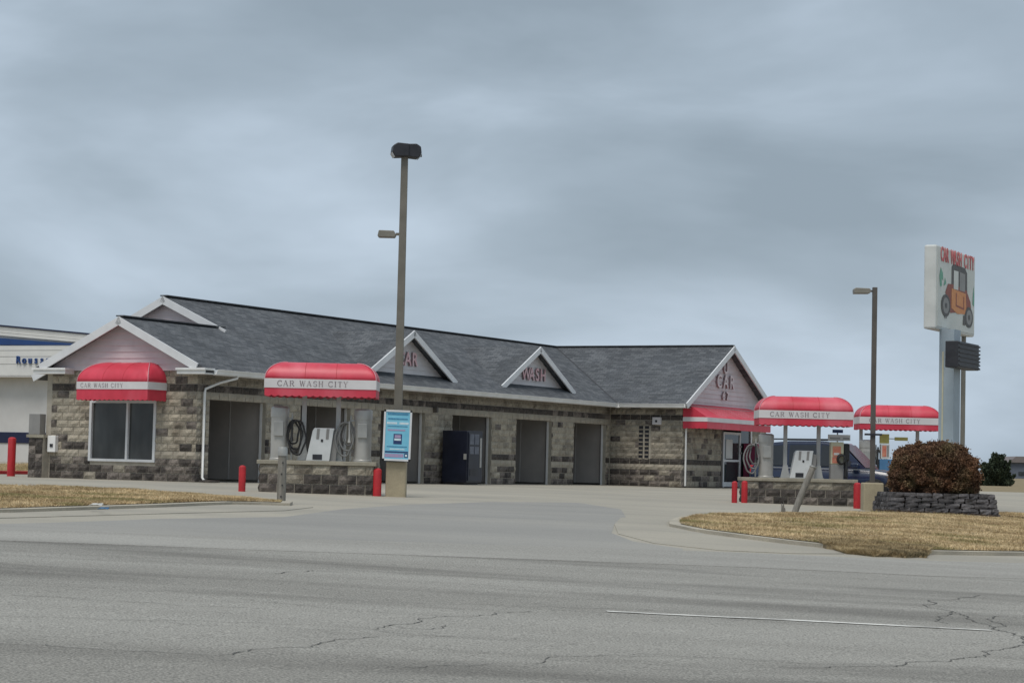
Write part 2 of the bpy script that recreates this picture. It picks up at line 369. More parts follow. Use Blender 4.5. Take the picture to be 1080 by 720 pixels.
def sheet(name, poly, off, mat, skirt=0.0, parent=None, kind='structure', label=None, step=1, crown=0.0):
    """ground-following sheet; with skirt it is a raised slab"""
    bm = bmesh.new()
    vs = [bm.verts.new((p[0], p[1], 0)) for p in poly]
    f = bm.faces.new(vs); f.normal_update()
    if f.normal.z < 0: f.normal_flip()
    bmesh.ops.triangulate(bm, faces=bm.faces[:], ngon_method='EAR_CLIP')
    x0, x1 = min(p[0] for p in poly), max(p[0] for p in poly); y0, y1 = min(p[1] for p in poly), max(p[1] for p in poly)
    for gx in GX[::step]:
        if x0 < gx < x1: bmesh.ops.bisect_plane(bm, geom=bm.verts[:] + bm.edges[:] + bm.faces[:], plane_co=(gx, 0, 0), plane_no=(1, 0, 0))
    for gy in GY[::step]:
        if y0 < gy < y1: bmesh.ops.bisect_plane(bm, geom=bm.verts[:] + bm.edges[:] + bm.faces[:], plane_co=(0, gy, 0), plane_no=(0, 1, 0))
    bmesh.ops.remove_doubles(bm, verts=bm.verts[:], dist=1e-4)
    for v in bm.verts: v.co.z = gz(v.co.x, v.co.y) + off
    if skirt > 0:
        be = [e for e in bm.edges if e.is_boundary]
        r = bmesh.ops.extrude_edge_only(bm, edges=be)
        for g in r['geom']:
            if isinstance(g, bmesh.types.BMVert): g.co.z -= skirt
    bmesh.ops.recalc_face_normals(bm, faces=bm.faces[:])
    me = bpy.data.meshes.new(name); bm.to_mesh(me); bm.free(); me.materials.append(mat)
    o = link(name, me, parent)
    if kind: o['kind'] = kind
    if label: o['label'] = label
    return o
def S(*pts): return [(p.x, p.y) for p in (spot(*q) for q in pts)]

gut = [(-40, 556.5), (0, 558), (150, 563), (300, 568), (420, 571.5), (540, 575), (720, 581), (800, 583.5), (890, 587.5), (980, 591.5), (1080, 594), (1130, 595)]
gutp = S(*gut)
d0 = (Vector(gutp[1]) - Vector(gutp[3])).normalized(); d1 = (Vector(gutp[-1]) - Vector(gutp[-4])).normalized()
lw, rw = Vector(gutp[0]) + d0 * 70, Vector(gutp[-1]) + d1 * 70
edge = [tuple(lw)] + gutp + [tuple(rw)]
sheet('parking_lot', edge + [(95, 98), (-14, 98), (-75, 78)], 0.0, M['concrete'])
sheet('road', edge[::-1] + [(-90, -12), (90, -12)], 0.004, M['asphalt'])
# concrete gutter pan along the road edge
gl = S(*[(x, y + 12 + .004 * x) for x, y in gut])
sheet('gutter_pan', gutp + gl[::-1], 0.008, M['gutter'], skirt=.008)
drive = S((-30, 553), (60, 551), (170, 547), (300, 545), (360, 537), (430, 532), (520, 529), (610, 530), (655, 537), (660, 545), (648, 553), (645, 562), (668, 571), (720, 578.5))
sheet('driveway', drive + [p for p in gutp[1:7][::-1]], 0.004, M['driveway'], skirt=.008)

# raised grass islands with curbs
def offset_poly(poly, d):
    """offset outwards (poly counter-clockwise)"""
    n = len(poly); res = []
    for i in range(n):
        a, b, c = Vector(poly[i - 1]), Vector(poly[i]), Vector(poly[(i + 1) % n])
        e1 = (b - a).normalized(); e2 = (c - b).normalized()
        nn_ = (Vector((e1.y, -e1.x)) + Vector((e2.y, -e2.x)))
        if nn_.length < .3: nn_ = Vector((e1.y, -e1.x))
        nn_.normalize(); res.append(tuple(b + nn_ * d))
    return res
def ccw(poly):
    a = sum(poly[i - 1][0] * poly[i][1] - poly[i][0] * poly[i - 1][1] for i in range(len(poly)))
    return poly if a > 0 else poly[::-1]
gLpx = [(-60, 541), (0, 540), (89, 537), (153, 534.8), (205, 532.6), (235, 531.6), (270, 532.2), (296, 533), (297, 531.4), (255, 528), (205, 524.3), (153, 520.8), (80, 517), (0, 515), (-60, 513.5)]
gRpx = [(718, 556), (745, 561.5), (791, 567.5), (840, 573.5), (887, 578.5), (930, 581), (976, 583.5), (1040, 584.6), (1080, 585), (1150, 586), (1150, 545), (1080, 543.6), (1020, 542.2), (935, 542.3), (860, 543.3), (790, 544.3), (750, 545.3), (728, 548), (717, 552)]
gL = ccw(S(*gLpx)); gR = ccw(S(*gRpx))
CH = .07
def curb(name, poly, wid):
    """one ring of curb: rounded box section swept round the island"""
    o_ = sheet(name, offset_poly(poly, wid), CH - .012, M['curb'], skirt=CH + .05)
    bv = o_.modifiers.new('bevel', 'BEVEL'); bv.width = .05; bv.segments = 2; bv.limit_method = 'ANGLE'
    return o_
curb('curb', gL, .22); curb('curb', gR, .20)
sheet('lawn_soil', gL, CH, M['soil']); sheet('lawn_soil', gR, CH, M['soil'])
# pale concrete aprons flaring from the curbs
sheet('apron_concrete', S((-60, 547.5), (0, 546.5), (90, 544), (180, 541.5), (300, 538.5), (330, 535), (300, 533), (230, 531), (150, 534), (0, 539), (-60, 540)), .010, M['concrete'], skirt=.016)
sheet('apron_concrete', S((648, 553), (655, 546), (690, 545), (722, 547.5), (718, 557), (760, 567), (840, 577), (890, 584), (840, 583.8), (760, 580.5), (690, 573), (652, 563)), .010, M['concrete'], skirt=.016)

# dry grass: uncountable blades
def inside(poly, P):
    x, y = P[:, 0], P[:, 1]; c = np.zeros(len(P), bool); n = len(poly)
    for i in range(n):
        x1, y1 = poly[i - 1]; x2, y2 = poly[i]
        t = ((y1 > y) != (y2 > y))
        with np.errstate(divide='ignore', invalid='ignore'):
            c ^= t & (x < (x2 - x1) * (y - y1) / (y2 - y1) + x1)
    return c
def grass(name, poly, count, h0, h1, label, off=CH, clip=None, mat='straw'):
    P = np.array(poly); lo, hi = P.min(0), P.max(0)
    if clip: lo = np.maximum(lo, clip[0]); hi = np.minimum(hi, clip[1])
    q = rng.uniform(lo, hi, (count * 3, 2)); q = q[inside(poly, q)]; pn = np.sin(q[:, 0] * 1.9 + 1.3 * np.sin(q[:, 1] * 1.1)) + np.sin(q[:, 1] * 2.7 + 1.7 * np.sin(q[:, 0] * .8)) + .8 * np.sin(q[:, 0] * 5.3 + q[:, 1] * 4.1); q = q[rng.uniform(-2.6, 1.2, len(q)) < pn][:count]; n = len(q)
    a = rng.uniform(0, 2 * PI, n); h = rng.uniform(h0, h1, n) * (0.7 + .6 * (np.sin(q[:, 0] * 3.1) * np.sin(q[:, 1] * 2.3) * .5 + .5)); wd = rng.uniform(.004, .010, n)
    lean = rng.uniform(.2, 1.6, n) * h; la = rng.uniform(0, 2 * PI, n)
    z = zg(q[:, 0], q[:, 1]) + off - .01
    v = np.empty((n, 3, 3))
    v[:, 0] = np.stack([q[:, 0] - np.cos(a) * wd, q[:, 1] - np.sin(a) * wd, z], 1)
    v[:, 1] = np.stack([q[:, 0] + np.cos(a) * wd, q[:, 1] + np.sin(a) * wd, z], 1)
    v[:, 2] = np.stack([q[:, 0] + np.cos(la) * lean, q[:, 1] + np.sin(la) * lean, z + h], 1)
    me = bpy.data.meshes.new(name); me.from_pydata(v.reshape(-1, 3).tolist(), [], np.arange(n * 3).reshape(-1, 3).tolist())
    me.materials.append(M[mat]); o = link(name, me); tag(o, label, 'grass', kind='stuff'); return o
grass('dry_grass', gL, 150000, .02, .06, 'dry tan grass on the island left of the driveway', clip=((-13, 20), (5, 60)))
grass('dry_grass', gR, 280000, .02, .06, 'dry tan grass on the island around the brown shrub', clip=((0, 20), (17, 60)))
shA = ccw(S((850, 571.5), (930, 577.5), (985, 581.5), (979, 584.8), (940, 584.6), (905, 582.6), (872, 578.6)))
shB = ccw(S((880, 579.5), (905, 582.2), (940, 584.2), (979, 584.6), (977, 588.3), (968, 587.6), (955, 588.2), (938, 586.9), (922, 587), (906, 584.9), (893, 584)))
grass('overgrown_turf', shA, 34000, .02, .07, 'shaggy brown turf growing over the right curb', off=CH, mat='turf')
grass('overgrown_turf', shB, 26000, .03, .09, 'shaggy brown turf spilling into the road gutter', off=.02, mat='turf')
sheet('turf_edge', shA, CH + .012, M['soil'], skirt=.1); sheet('turf_edge', shB, .03, M['soil'], skirt=.04)

# road cracks and lane line
def strip(name, pts, wid, off, mat, parent=None, jit=0.0, sub=10):
    mb = MB(); P = []
    for i in range(len(pts) - 1):
        a, b = Vector(pts[i]), Vector(pts[i + 1])
        for k in range(sub): P.append(a.lerp(b, k / sub))
    P.append(Vector(pts[-1])); vs = []; fs = []
    for i, p in enumerate(P):
        d = (P[min(i + 1, len(P) - 1)] - P[max(i - 1, 0)]).normalized(); n_ = Vector((-d.y, d.x))
        c = p + n_ * random.uniform(-jit, jit); w_ = wid * (random.uniform(.5, 1.4) if jit else 1) / 2
        for s_ in (-1, 1): vs.append((c.x + n_.x * s_ * w_, c.y + n_.y * s_ * w_, gz(c.x, c.y) + off))
    for i in range(len(P) - 1): fs.append((2 * i, 2 * i + 1, 2 * i + 3, 2 * i + 2))
    mb.add(vs, fs); o = mb.build(name, mat, parent); o['kind'] = 'structure'; return o
strip('lane_line', S((640, 645), (840, 654.5), (1045, 665)), .15, .009, M['lane'], sub=20)
def crack(px_pts, wd, jit=.05):
    P = [Vector(p) for p in S(*px_pts)]; r = random.Random(int(px_pts[0][0] * 7 + px_pts[0][1]))
    for _ in range(4):                       # midpoint displacement: uneven like a real crack
        Q = []
        for a, b in zip(P[:-1], P[1:]):
            m = (a + b) / 2; d = b - a; n_ = Vector((-d.y, d.x)); Q += [a, m + n_ * r.uniform(-.16, .16)]
        P = Q + [P[-1]]
    strip('road_crack', [tuple(p) for p in P], wd, .009, M['crack'], jit=.004, sub=1)
for pts, wd in [([(1034, 628), (1005, 645), (1020, 652), (1050, 662), (1068, 668), (1080, 675)], .016), ([(1080, 676), (1062, 684), (1040, 693), (1000, 698), (930, 703), (820, 704)], .014),
                ([(0, 617), (180, 624), (360, 631), (540, 640), (720, 647)], .010), ([(0, 628), (120, 634), (260, 641)], .010), ([(395, 664), (440, 657), (500, 650), (560, 645)], .012),
                ([(0, 679), (90, 684), (230, 692), (330, 683), (400, 672)], .012), ([(290, 605), (330, 602)], .016), ([(250, 632), (300, 637), (380, 645), (540, 655)], .009),
                ([(540, 640), (640, 646)], .009), ([(820, 636), (950, 640), (1080, 644)], .008), ([(560, 690), (760, 694), (1080, 707)], .009), ([(130, 654), (300, 662), (480, 672)], .008), ([(420, 705), (560, 700), (700, 690)], .009),
                ([(1005, 645), (990, 650), (1000, 658)], .014), ([(1050, 662), (1046, 655), (1056, 650)], .014), ([(420, 662), (455, 664), (470, 660)], .012), ([(600, 620), (760, 626), (900, 629)], .008), ([(0, 650), (200, 655), (320, 660)], .008)]:
    crack(pts, wd)

# ------------------------------------------------------------------ block masonry
def block_mesh(seed):
    """unit split-face block: x 0..1, z 0..1, front at y=0 pushed out unevenly towards -y"""
    r = random.Random(seed); nx, nz = 4, 2; vs = []; fs = []
    for j in range(nz + 1):
        for i in range(nx + 1):
            rim = i in (0, nx) or j in (0, nz)
            vs.append((i / nx, -(0.012 if rim else r.uniform(.02, .05)) - r.uniform(0, .008), j / nz))
    for j in range(nz):
        for i in range(nx): a = j * (nx + 1) + i; fs.append((a, a + 1, a + nx + 2, a + nx + 1))
    o = len(vs)
    ring = [i for i in range(nx + 1)] + [j * (nx + 1) + nx for j in range(1, nz + 1)] + [nz * (nx + 1) + i for i in range(nx - 1, -1, -1)] + [j * (nx + 1) for j in range(nz - 1, 0, -1)]
    for k in ring: vs.append((vs[k][0], .06, vs[k][2]))
    n = len(ring)
    for k in range(n): fs.append((ring[k], o + k, o + (k + 1) % n, ring[(k + 1) % n]))
    return vs, fs
BLK = [block_mesh(s) for s in range(6)]
BMESH = {}
def block_data(v, mk):
    if (v, mk) not in BMESH:
        me = bpy.data.meshes.new('stone_block'); me.from_pydata(BLK[v][0], [], BLK[v][1]); me.materials.append(M[mk])
        bm = bmesh.new(); bm.from_mesh(me); bmesh.ops.recalc_face_normals(bm, faces=bm.faces); bm.to_mesh(me); bm.free()
        BMESH[(v, mk)] = me
    return BMESH[(v, mk)]
class Blocks:
    """collects blocks; the largest in view become objects, the rest one joined part"""
    def __init__(s, parent, limit=300): s.parent = parent; s.limit = limit; s.n = 0; s.keys = ['tan1', 'tan2', 'dark1', 'dark2', 'smooth']; s.mb = MB()
    def put(s, origin, ang, w, h, mk):
        v = random.randrange(6)
        if s.n < s.limit:
            o = bpy.data.objects.new('stone_block', block_data(v, mk)); col.objects.link(o); o.parent = s.parent
            o.location = origin; o.rotation_euler.z = ang; o.scale = (w, 1, h); s.n += 1
        else:
            c, q = math.cos(ang), math.sin(ang)
            s.mb.add([(origin[0] + c * x * w - q * y, origin[1] + q * x * w + c * y, origin[2] + z * h) for x, y, z in BLK[v][0]], BLK[v][1], s.keys.index(mk))
    def flush(s):
        if s.mb.f:
            o = s.mb.build('block_courses', [M[k] for k in s.keys], s.parent); o['kind'] = 'stuff'
def courses(bl, origin, ang, length, z0, nz, ch, bw, holes, kindf, gap=.019):
    """running-bond blocks along local x from origin; holes = [(x0,x1,z0,z1)]"""
    c, q = math.cos(ang), math.sin(ang)
    for k in range(nz):
        za = z0 + k * ch; zb = za + ch
        x = -bw / 2 if k % 2 else 0.0
        cuts = []
        while x < length - .01:
            cuts.append((max(x, 0), min(x + bw, length))); x += bw
        zm = (za + zb) / 2
        hs = [(a, b) for a, b, c0, c1 in holes if c0 < zm < c1]
        segs = []
        for a, b in cuts:
            parts = [(a, b)]
            for ha, hb in hs:
                nx_ = []
                for p, r_ in parts:
                    if r_ <= ha or p >= hb: nx_.append((p, r_)); continue
                    if p < ha: nx_.append((p, ha))
                    if r_ > hb: nx_.append((hb, r_))
                parts = nx_
            segs += [p for p in parts if p[1] - p[0] > .05]
        for a, b in segs:
            mk = kindf(k, (a + b) / 2)
            if mk is None: continue
            bl.put((origin[0] + c * (a + gap / 2), origin[1] + q * (a + gap / 2), za + gap / 2), ang, b - a - gap, ch - gap, mk)

# ------------------------------------------------------------------ lettering helpers
GLY = {  # serif strokes: x0,y0,x1,y1,width
 'C': [('arc', .42, .5, .40, .48, 45, 315, .12), (.70, .72, .70, .95, .06), (.70, .06, .70, .26, .06)],
 'A': [(.05, 0, .38, 1, .05), (.38, 1, .72, 0, .14), (.18, .32, .58, .32, .05), (-.04, .02, .20, .02, .05), (.55, .02, .88, .02, .05)],
 'R': [(.14, 0, .14, 1, .14), (.14, .97, .45, .97, .05), ('arc', .42, .74, .24, .24, -90, 90, .12), (.14, .5, .45, .5, .05), (.40, .5, .72, 0, .13), (0, .02, .30, .02, .05), (0, .98, .2, .98, .05), (.60, .02, .86, .02, .05)],
 'W': [(.08, 1, .30, 0, .14), (.30, 0, .50, .9, .05), (.50, .9, .70, 0, .14), (.70, 0, .92, 1, .05), (-.04, .98, .22, .98, .05), (.38, .98, .62, .98, .05), (.80, .98, 1.04, .98, .05)],
 'S': [('arc', .36, .74, .27, .23, 40, 250, .10), ('arc', .36, .26, .28, .24, -140, 80, .11), (.62, .74, .62, .96, .05), (.08, .04, .08, .26, .05)],
 'H': [(.14, 0, .14, 1, .14), (.66, 0, .66, 1, .14), (.14, .52, .66, .52, .05), (0, .02, .28, .02, .05), (0, .98, .28, .98, .05), (.52, .02, .80, .02, .05), (.52, .98, .80, .98, .05)],
 'I': [(.2, 0, .2, 1, .14), (.04, .02, .36, .02, .05), (.04, .98, .36, .98, .05)],
 'T': [(.36, 0, .36, 1, .14), (.02, .97, .70, .97, .05), (.04, .76, .04, .98, .05), (.68, .76, .68, .98, .05), (.2, .02, .52, .02, .05)],
 'Y': [(.38, 0, .38, .45, .14), (.38, .45, .10, 1, .13), (.38, .45, .68, 1, .05), (0, .98, .26, .98, .05), (.52, .98, .82, .98, .05), (.22, .02, .54, .02, .05)]}
GW = dict(C=.86, A=.92, R=.92, W=1.1, S=.78, H=.90, I=.48, T=.80, Y=.86)
GW[' '] = .5
def lettering(text, height, fn, spacing=.14, squeeze=1.0):
    """fn(x, y) -> xyz; x runs along the text, y up; returns MB of flat strokes, total width"""
    mb = MB(); x = 0.0
    def stroke(a, b, w_):
        d = Vector((b[0] - a[0], b[1] - a[1]))
        if d.length < 1e-6: return
        d.normalize(); n_ = Vector((-d.y, d.x)) * w_ / 2
        q = [(a[0] + n_.x, a[1] + n_.y), (b[0] + n_.x, b[1] + n_.y), (b[0] - n_.x, b[1] - n_.y), (a[0] - n_.x, a[1] - n_.y)]
        mb.add([fn((x + p[0]) * height * squeeze, p[1] * height) for p in q], [(0, 1, 2, 3)])
    for ch in text:
        for s_ in GLY.get(ch, []):
            if s_[0] == 'arc':
                _, cx, cy, rx, ry, a0, a1, w_ = s_; n_ = 10
                pt = [(cx + rx * math.cos(math.radians(a0 + (a1 - a0) * i / n_)), cy + ry * math.sin(math.radians(a0 + (a1 - a0) * i / n_))) for i in range(n_ + 1)]
                for i in range(n_): stroke(pt[i], pt[i + 1], w_)
            else: stroke(s_[:2], s_[2:4], s_[4])
        x += GW[ch] + spacing
    return mb, x * height * squeeze
def letter_mesh(ch, size, depth, mats):
    cu = bpy.data.curves.new('letter', 'FONT'); cu.body = ch; cu.size = size; cu.extrude = depth / 2; cu.offset = size * .02
    cu.align_x = 'CENTER'
    ob = bpy.data.objects.new('tmp', cu); col.objects.link(ob)
    dg = bpy.context.evaluated_depsgraph_get()
    me = bpy.data.meshes.new_from_object(ob.evaluated_get(dg)); bpy.data.objects.remove(ob)
    me.materials.clear()
    for m in mats: me.materials.append(m)
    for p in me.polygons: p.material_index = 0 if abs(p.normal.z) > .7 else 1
    return me

# ------------------------------------------------------------------ awnings
def dome_surface(mb, w_, y0, y1, zb, H, rx, ryf, ryb, mi=0):
    """domed awning top; rounded at the two ends and at front (y0); back rounding only if ryb"""
    def samp(a, b, r0, r1, n):
        s_ = []
        if r0: s_ += [a + r0 * (1 - math.cos(PI / 2 * i / n)) for i in range(n)]
        else: s_ += [a]
        mid0, mid1 = a + r0, b - r1
        s_ += [mid0 + (mid1 - mid0) * i / 4 for i in range(5 if r1 else 4)] if r0 else [mid0 + (mid1 - mid0) * i / 4 for i in range(1, 5 if r1 else 5)]
        if r1: s_ += [b - r1 * (1 - math.cos(PI / 2 * i / n)) for i in range(n - 1, -1, -1)]
        elif b not in s_: s_.append(b)
        return s_
    xs = samp(-w_ / 2, w_ / 2, rx, rx, 8)
    ys = samp(y0, y1, ryf, ryb, 8)
    def el(d, r): return 1.0 if (r == 0 or d >= r) else math.sqrt(max(0, 1 - (1 - d / r) ** 2))
    vs = []
    for y in ys:
        for x in xs:
            f = min(el(w_ / 2 - abs(x), rx), el(y - y0, ryf), el(y1 - y, ryb) if ryb else 1)
            vs.append((x, y, zb + H * f))
    nx_ = len(xs); fs = []
    for j in range(len(ys) - 1):
        for i in range(nx_ - 1): fs.append((j * nx_ + i, j * nx_ + i + 1, (j + 1) * nx_ + i + 1, (j + 1) * nx_ + i))
    mb.add(vs, fs, mi, True)
def scallop(mb, a, b, z1, z0, amp, n, thick=.012):
    a, b = Vector(a), Vector(b); d = b - a; nrm = Vector((-d.y, d.x, 0)).normalized() * thick
    L = n * 6; vs = []
    for side in (0, 1):
        for i in range(L + 1):
            p = a + d * (i / L) + nrm * side; k = (i % 6) / 6
            vs.append((p.x, p.y, z1)); vs.append((p.x, p.y, z0 - amp * math.sin(PI * k) + random.uniform(-.003, .003)))
    fs = []
    for side in (0, 1):
        o = side * 2 * (L + 1)
        for i in range(L): fs.append((o + 2 * i, o + 2 * i + 1, o + 2 * i + 3, o + 2 * i + 2))
    o = 2 * (L + 1)
    for i in range(L): fs.append((2 * i + 1, 2 * i + 3, o + 2 * i + 3, o + 2 * i + 1))
    mb.add(vs, fs)
def canopy_parts(parent, w_, y0, y1, zb, H, rx, ry, back, band, val, text=True, tx0=.16, th=.11, tsq=1.0):
    """top, band, valance, lettering under parent. y0 is the front"""
    mb = MB(); dome_surface(mb, w_, y0, y1, zb, H, rx, ry, ry if back else 0)
    top = mb.build('awning_top', M['red'], parent)
    so = top.modifiers.new('solid', 'SOLIDIFY'); so.thickness = .012; so.offset = -1
    c = [(-w_ / 2, y0), (w_ / 2, y0), (w_ / 2, y1), (-w_ / 2, y1)]
    segs = [(0, 1), (1, 2), (3, 0)] + ([(2, 3)] if back else [])
    mb = MB()
    for i, j in segs:
        a, b = c[i], c[j]
        mb.bar((a[0], a[1], zb - band / 2), (b[0], b[1], zb - band / 2), .025, band + .004)
    mb.build('awning_band', M['redband'], parent)
    mb = MB()
    for i, j in segs:
        a, b = c[i], c[j]; L = math.hypot(a[0] - b[0], a[1] - b[1])
        scallop(mb, (*a, 0), (*b, 0), zb - band - .001, zb - band - val + .035, .03, max(4, int(L / .16)))
    mb.build('valance', M['red'], parent)
    # piping along the edges
    for sx in (-1, 1):
        for yy, sy in (((y0, 1), (y1, -1)) if back else ((y0, 1),)):
            pts = []
            for i in range(11):
                f = math.sin(PI / 2 * i / 10); g = 1 - math.sqrt(max(0, 1 - f * f))
                pts.append((sx * (w_ / 2 - rx * g), yy + sy * ry * g, zb + H * f + .004))
            MB().tube(pts, .011, 6).build('piping', M['piping'], parent)
    for k in (-1, 1):                        # sewn seams over the top
        pts = [(k * w_ * .14, y0 + ry * (1 - math.sqrt(max(0, 1 - math.sin(PI / 2 * i / 8) ** 2))), zb + H * math.sin(PI / 2 * i / 8) + .002) for i in range(9)]
        MB().tube(pts, .005, 5).build('seam', M['redpaint'], parent)
    if text:
        lm, W = lettering('CAR WASH CITY', th, lambda x, y: (-w_ / 2 + tx0 * w_ + x, y0 - .0185, zb - band / 2 - th / 2 + y), squeeze=tsq)
        lm.build('lettering', M['letterdk'], parent)

# ------------------------------------------------------------------ car wash building
L, Wg, MAIN = 25.874, 5.03, 8.8
S0, BP, BW, ZD = .58, 4.458, 2.70, 2.245
PW = 2.95                                    # wing projection
EZ, OV, SL = 3.05, .5, .485
RV = 4.4; RZ = EZ + SL * (RV + OV)           # main ridge
WR = 29.85; WE = 34.33; WL = 25.37           # wing ridge and eaves (u)
GR = 2.45                                    # lower gable ridge (v)
SB = 4.15                                    # setback of upper gable rake
bld = empty('car_wash_building', O, PI / 2 - TH)
tag(bld, 'long tan stone block car wash with grey shingle roof and open wash bays', 'building')

bays = [(S0 + BP * i, S0 + BP * i + BW) for i in range(6)]
# backing walls (mortar)
mb = MB(); T = .22
xs = [0.02] + [x for b in bays for x in b] + [L + .02]
for i in range(0, len(xs), 2): mb.box(xs[i], xs[i + 1], .02, T, 0, ZD)
mb.box(.02, L + .02, .02, T, ZD, 2.98)
mb.box(.02, T, T, 1.40, 0, 2.98); mb.box(.02, T, 3.61, Wg, 0, 2.98); mb.box(.02, T, 1.40, 3.61, 0, .54); mb.box(.02, T, 1.40, 3.61, 2.15, 2.98)
mb.box(.02, 4.5, Wg - .02, Wg + .18, 0, 2.98); mb.box(4.5, 4.7, Wg, MAIN, 0, 3.2); mb.box(4.5, L + 8.9, MAIN - .02, MAIN + .18, 0, 2.98)
mb.box(L + .02, L + T, -PW + .2, .02, 0, 2.98)                           # wing left wall
mb.box(L + .02, L + 3.75, -PW + .02, -PW + .22, 0, 2.98); mb.box(L + 6.7, L + 8.4, -PW + .02, -PW + .22, 0, 2.98); mb.box(L + 3.75, L + 6.7, -PW + .02, -PW + .22, 2.2, 2.98)
mb.box(L + 8.2, L + 8.4, -PW + .22, MAIN, 0, 2.98)
mb.build('wall', M['mortar'], bld)

# blocks
bl = Blocks(bld, 300)
CHH = .2033
def kind_gable(k, x):
    if k <= 2: return random.choices(['dark1', 'dark2', 'tan2'], [.42, .46, .12])[0]
    if k == 3: return 'smooth'
    if k == 4: return random.choices(['dark1', 'dark2', 'tan1'], [.35, .35, .3])[0] if x > .6 else 'tan1'
    if k == 12: return random.choices(['dark1', 'dark2'], [.6, .4])[0]
    if x < .5 or x > Wg - .55: return random.choices(['tan1', 'tan2', 'dark2'], [.5, .3, .2])[0]
    return random.choices(['tan1', 'tan2', 'dark2'], [.74, .22, .04])[0]
# gable wall: outward normal -u ; run along -v  (ang -90deg), local -y -> -u
courses(bl, (0.02, Wg, 0), -PI / 2, Wg, 0, 15, CHH, .407, [(Wg - 3.61, Wg - 1.40, .50, 2.17)], kind_gable)
def kind_long(k, x):
    if k <= 2: return random.choices(['dark1', 'dark2', 'tan2', 'tan1'], [.16, .42, .30, .12])[0]
    if k == 3: return 'smooth'
    if k == 4: return random.choices(['dark1', 'dark2'], [.6, .4])[0]
    if k == 11: return 'smooth'
    if k == 12: return random.choices(['dark1', 'dark2'], [.6, .4])[0]
    if k >= 13: return 'tan2'
    return random.choices(['tan1', 'tan2', 'dark2'], [.6, .32, .08])[0]
courses(bl, (0, 0.02, 0), 0, L, 0, 15, CHH, .407, [(a, b, -1, ZD) for a, b in bays], kind_long)
# wing left wall (normal -u), run from v=0 to v=-PW
def kind_wing(k, x):
    if k <= 2: return random.choices(['dark1', 'dark2', 'tan2'], [.30, .45, .25])[0]
    if k == 3: return 'smooth'
    if k == 4: return 'dark1'
    if k == 12: return 'dark1'
    return random.choices(['tan1', 'tan2', 'dark2'], [.45, .42, .13])[0]
courses(bl, (L + .02, -.02, 0), -PI / 2, PW - .02, 0, 15, CHH, .407, [(1.18, 1.66, .96, 2.28)], kind_wing)
courses(bl, (L, -PW + .02, 0), 0, 8.42, 0, 15, CHH, .407, [(3.75, 6.7, -1, 2.2)], kind_wing)
bl.flush()

# jambs, partitions, bay interiors
for i, (a, b) in enumerate(bays):
    MB().box(b - .012, b + .02, .135, .215, 0, ZD - .004).build('door_jamb', M['jamb'], bld)
    MB().box(a - .02, a + .015, .09, .235, 0, ZD - .004).build('door_jamb', M['jamb'], bld)
    pu = b + .10
    for k in range(4 if i else 2):
        v0 = .30 + k * 2.05
        p_ = MB().box(pu, pu + .08, v0, v0 + 2.04, 0.06, 2.86).build('bay_panel', M['panel'], bld)
        MB().box(pu - .012, pu + .001, v0 + 1.0, v0 + 1.03, .06, 2.86).build('panel_strip', M['panelstrip'], p_)
    vr_ = (MAIN if i else Wg) - .3
    MB().box(a - .32, b + .04, vr_ - .1, vr_, 0, 2.86).build('rear_door', M['panel'], bld)
MB().box(.24, L, .24, Wg - .05, 2.88, 2.95).box(4.72, L, Wg - .05, MAIN - .05, 2.88, 2.95).build('bay_ceiling', M['ceil'], bld)
MB().box(.24, .30, .24, Wg - .3, 0.06, 2.86).build('bay_panel', M['panel'], bld)

# roof: sheets with thickness along slopes
def slope(name, poly, zf, mat, th=.12):
    mb = MB(); n = len(poly)
    top = [(u, v, zf(u, v)) for u, v in poly]; bot = [(u, v, zf(u, v) - th) for u, v in poly]
    mb.add(top + bot, [tuple(range(n)), tuple(range(2 * n - 1, n - 1, -1))] + [(i, n + i, n + (i + 1) % n, (i + 1) % n) for i in range(n)])
    me = mb.mesh(name, mat)
    bm = bmesh.new(); bm.from_mesh(me); bmesh.ops.triangulate(bm, faces=[f for f in bm.faces if len(f.verts) > 4]); bm.to_mesh(me); bm.free()
    return link(name, me, bld)
zmain = lambda u, v: EZ + SL * (v + OV)
WS = (RZ - EZ) / (WR - WL)
ro = slope('roof_slope', [(-.35, -OV), (WL, -OV), (WR, RV), (SB, RV), (SB, GR), (-.35, GR)], zmain, M['shu'])
slope('roof_slope', [(SB, RV), (WR, RV), (WR, 9.3), (SB, 9.3)], lambda u, v: RZ - SL * (v - RV), M['shu'])
slope('roof_slope', [(-.35, GR), (5.2, GR), (5.2, 5.4), (-.35, 5.4)], lambda u, v: zmain(0, GR) - SL * (v - GR), M['shu'])
slope('roof_slope', [(WL, -3.3), (WR, -3.3), (WR, RV), (WL, -OV)], lambda u, v: EZ + WS * (u - WL), M['shv'])
slope('roof_slope', [(WR, -3.3), (WE, -3.3), (WE, 9.3), (WR, 9.3)], lambda u, v: RZ - WS * (u - WR), M['shv'])
# ridge caps
mb = MB()
def ridge(a, b): mb.bar((a[0], a[1], a[2] + .012), (b[0], b[1], b[2] + .012), .26, .035)
ridge((SB, RV, RZ), (WR, RV, RZ)); ridge((-.35, GR, zmain(0, GR)), (SB + .3, GR, zmain(0, GR))); ridge((WR, -3.3, RZ), (WR, 9.3, RZ))
mb.build('ridge_cap', pmat('ridge_shingle', (.065, .068, .073), (.095, .099, .105), scale=4, rough=.95), bld)
# valley flashing
mb = MB(); mb.bar((WL, -OV, EZ + .006), (WR, RV, RZ + .006), .16, .012, up=(-.5, -.5, 1)); mb.build('valley', pmat('valley_shingle', (.05, .052, .057), rough=.95), bld)

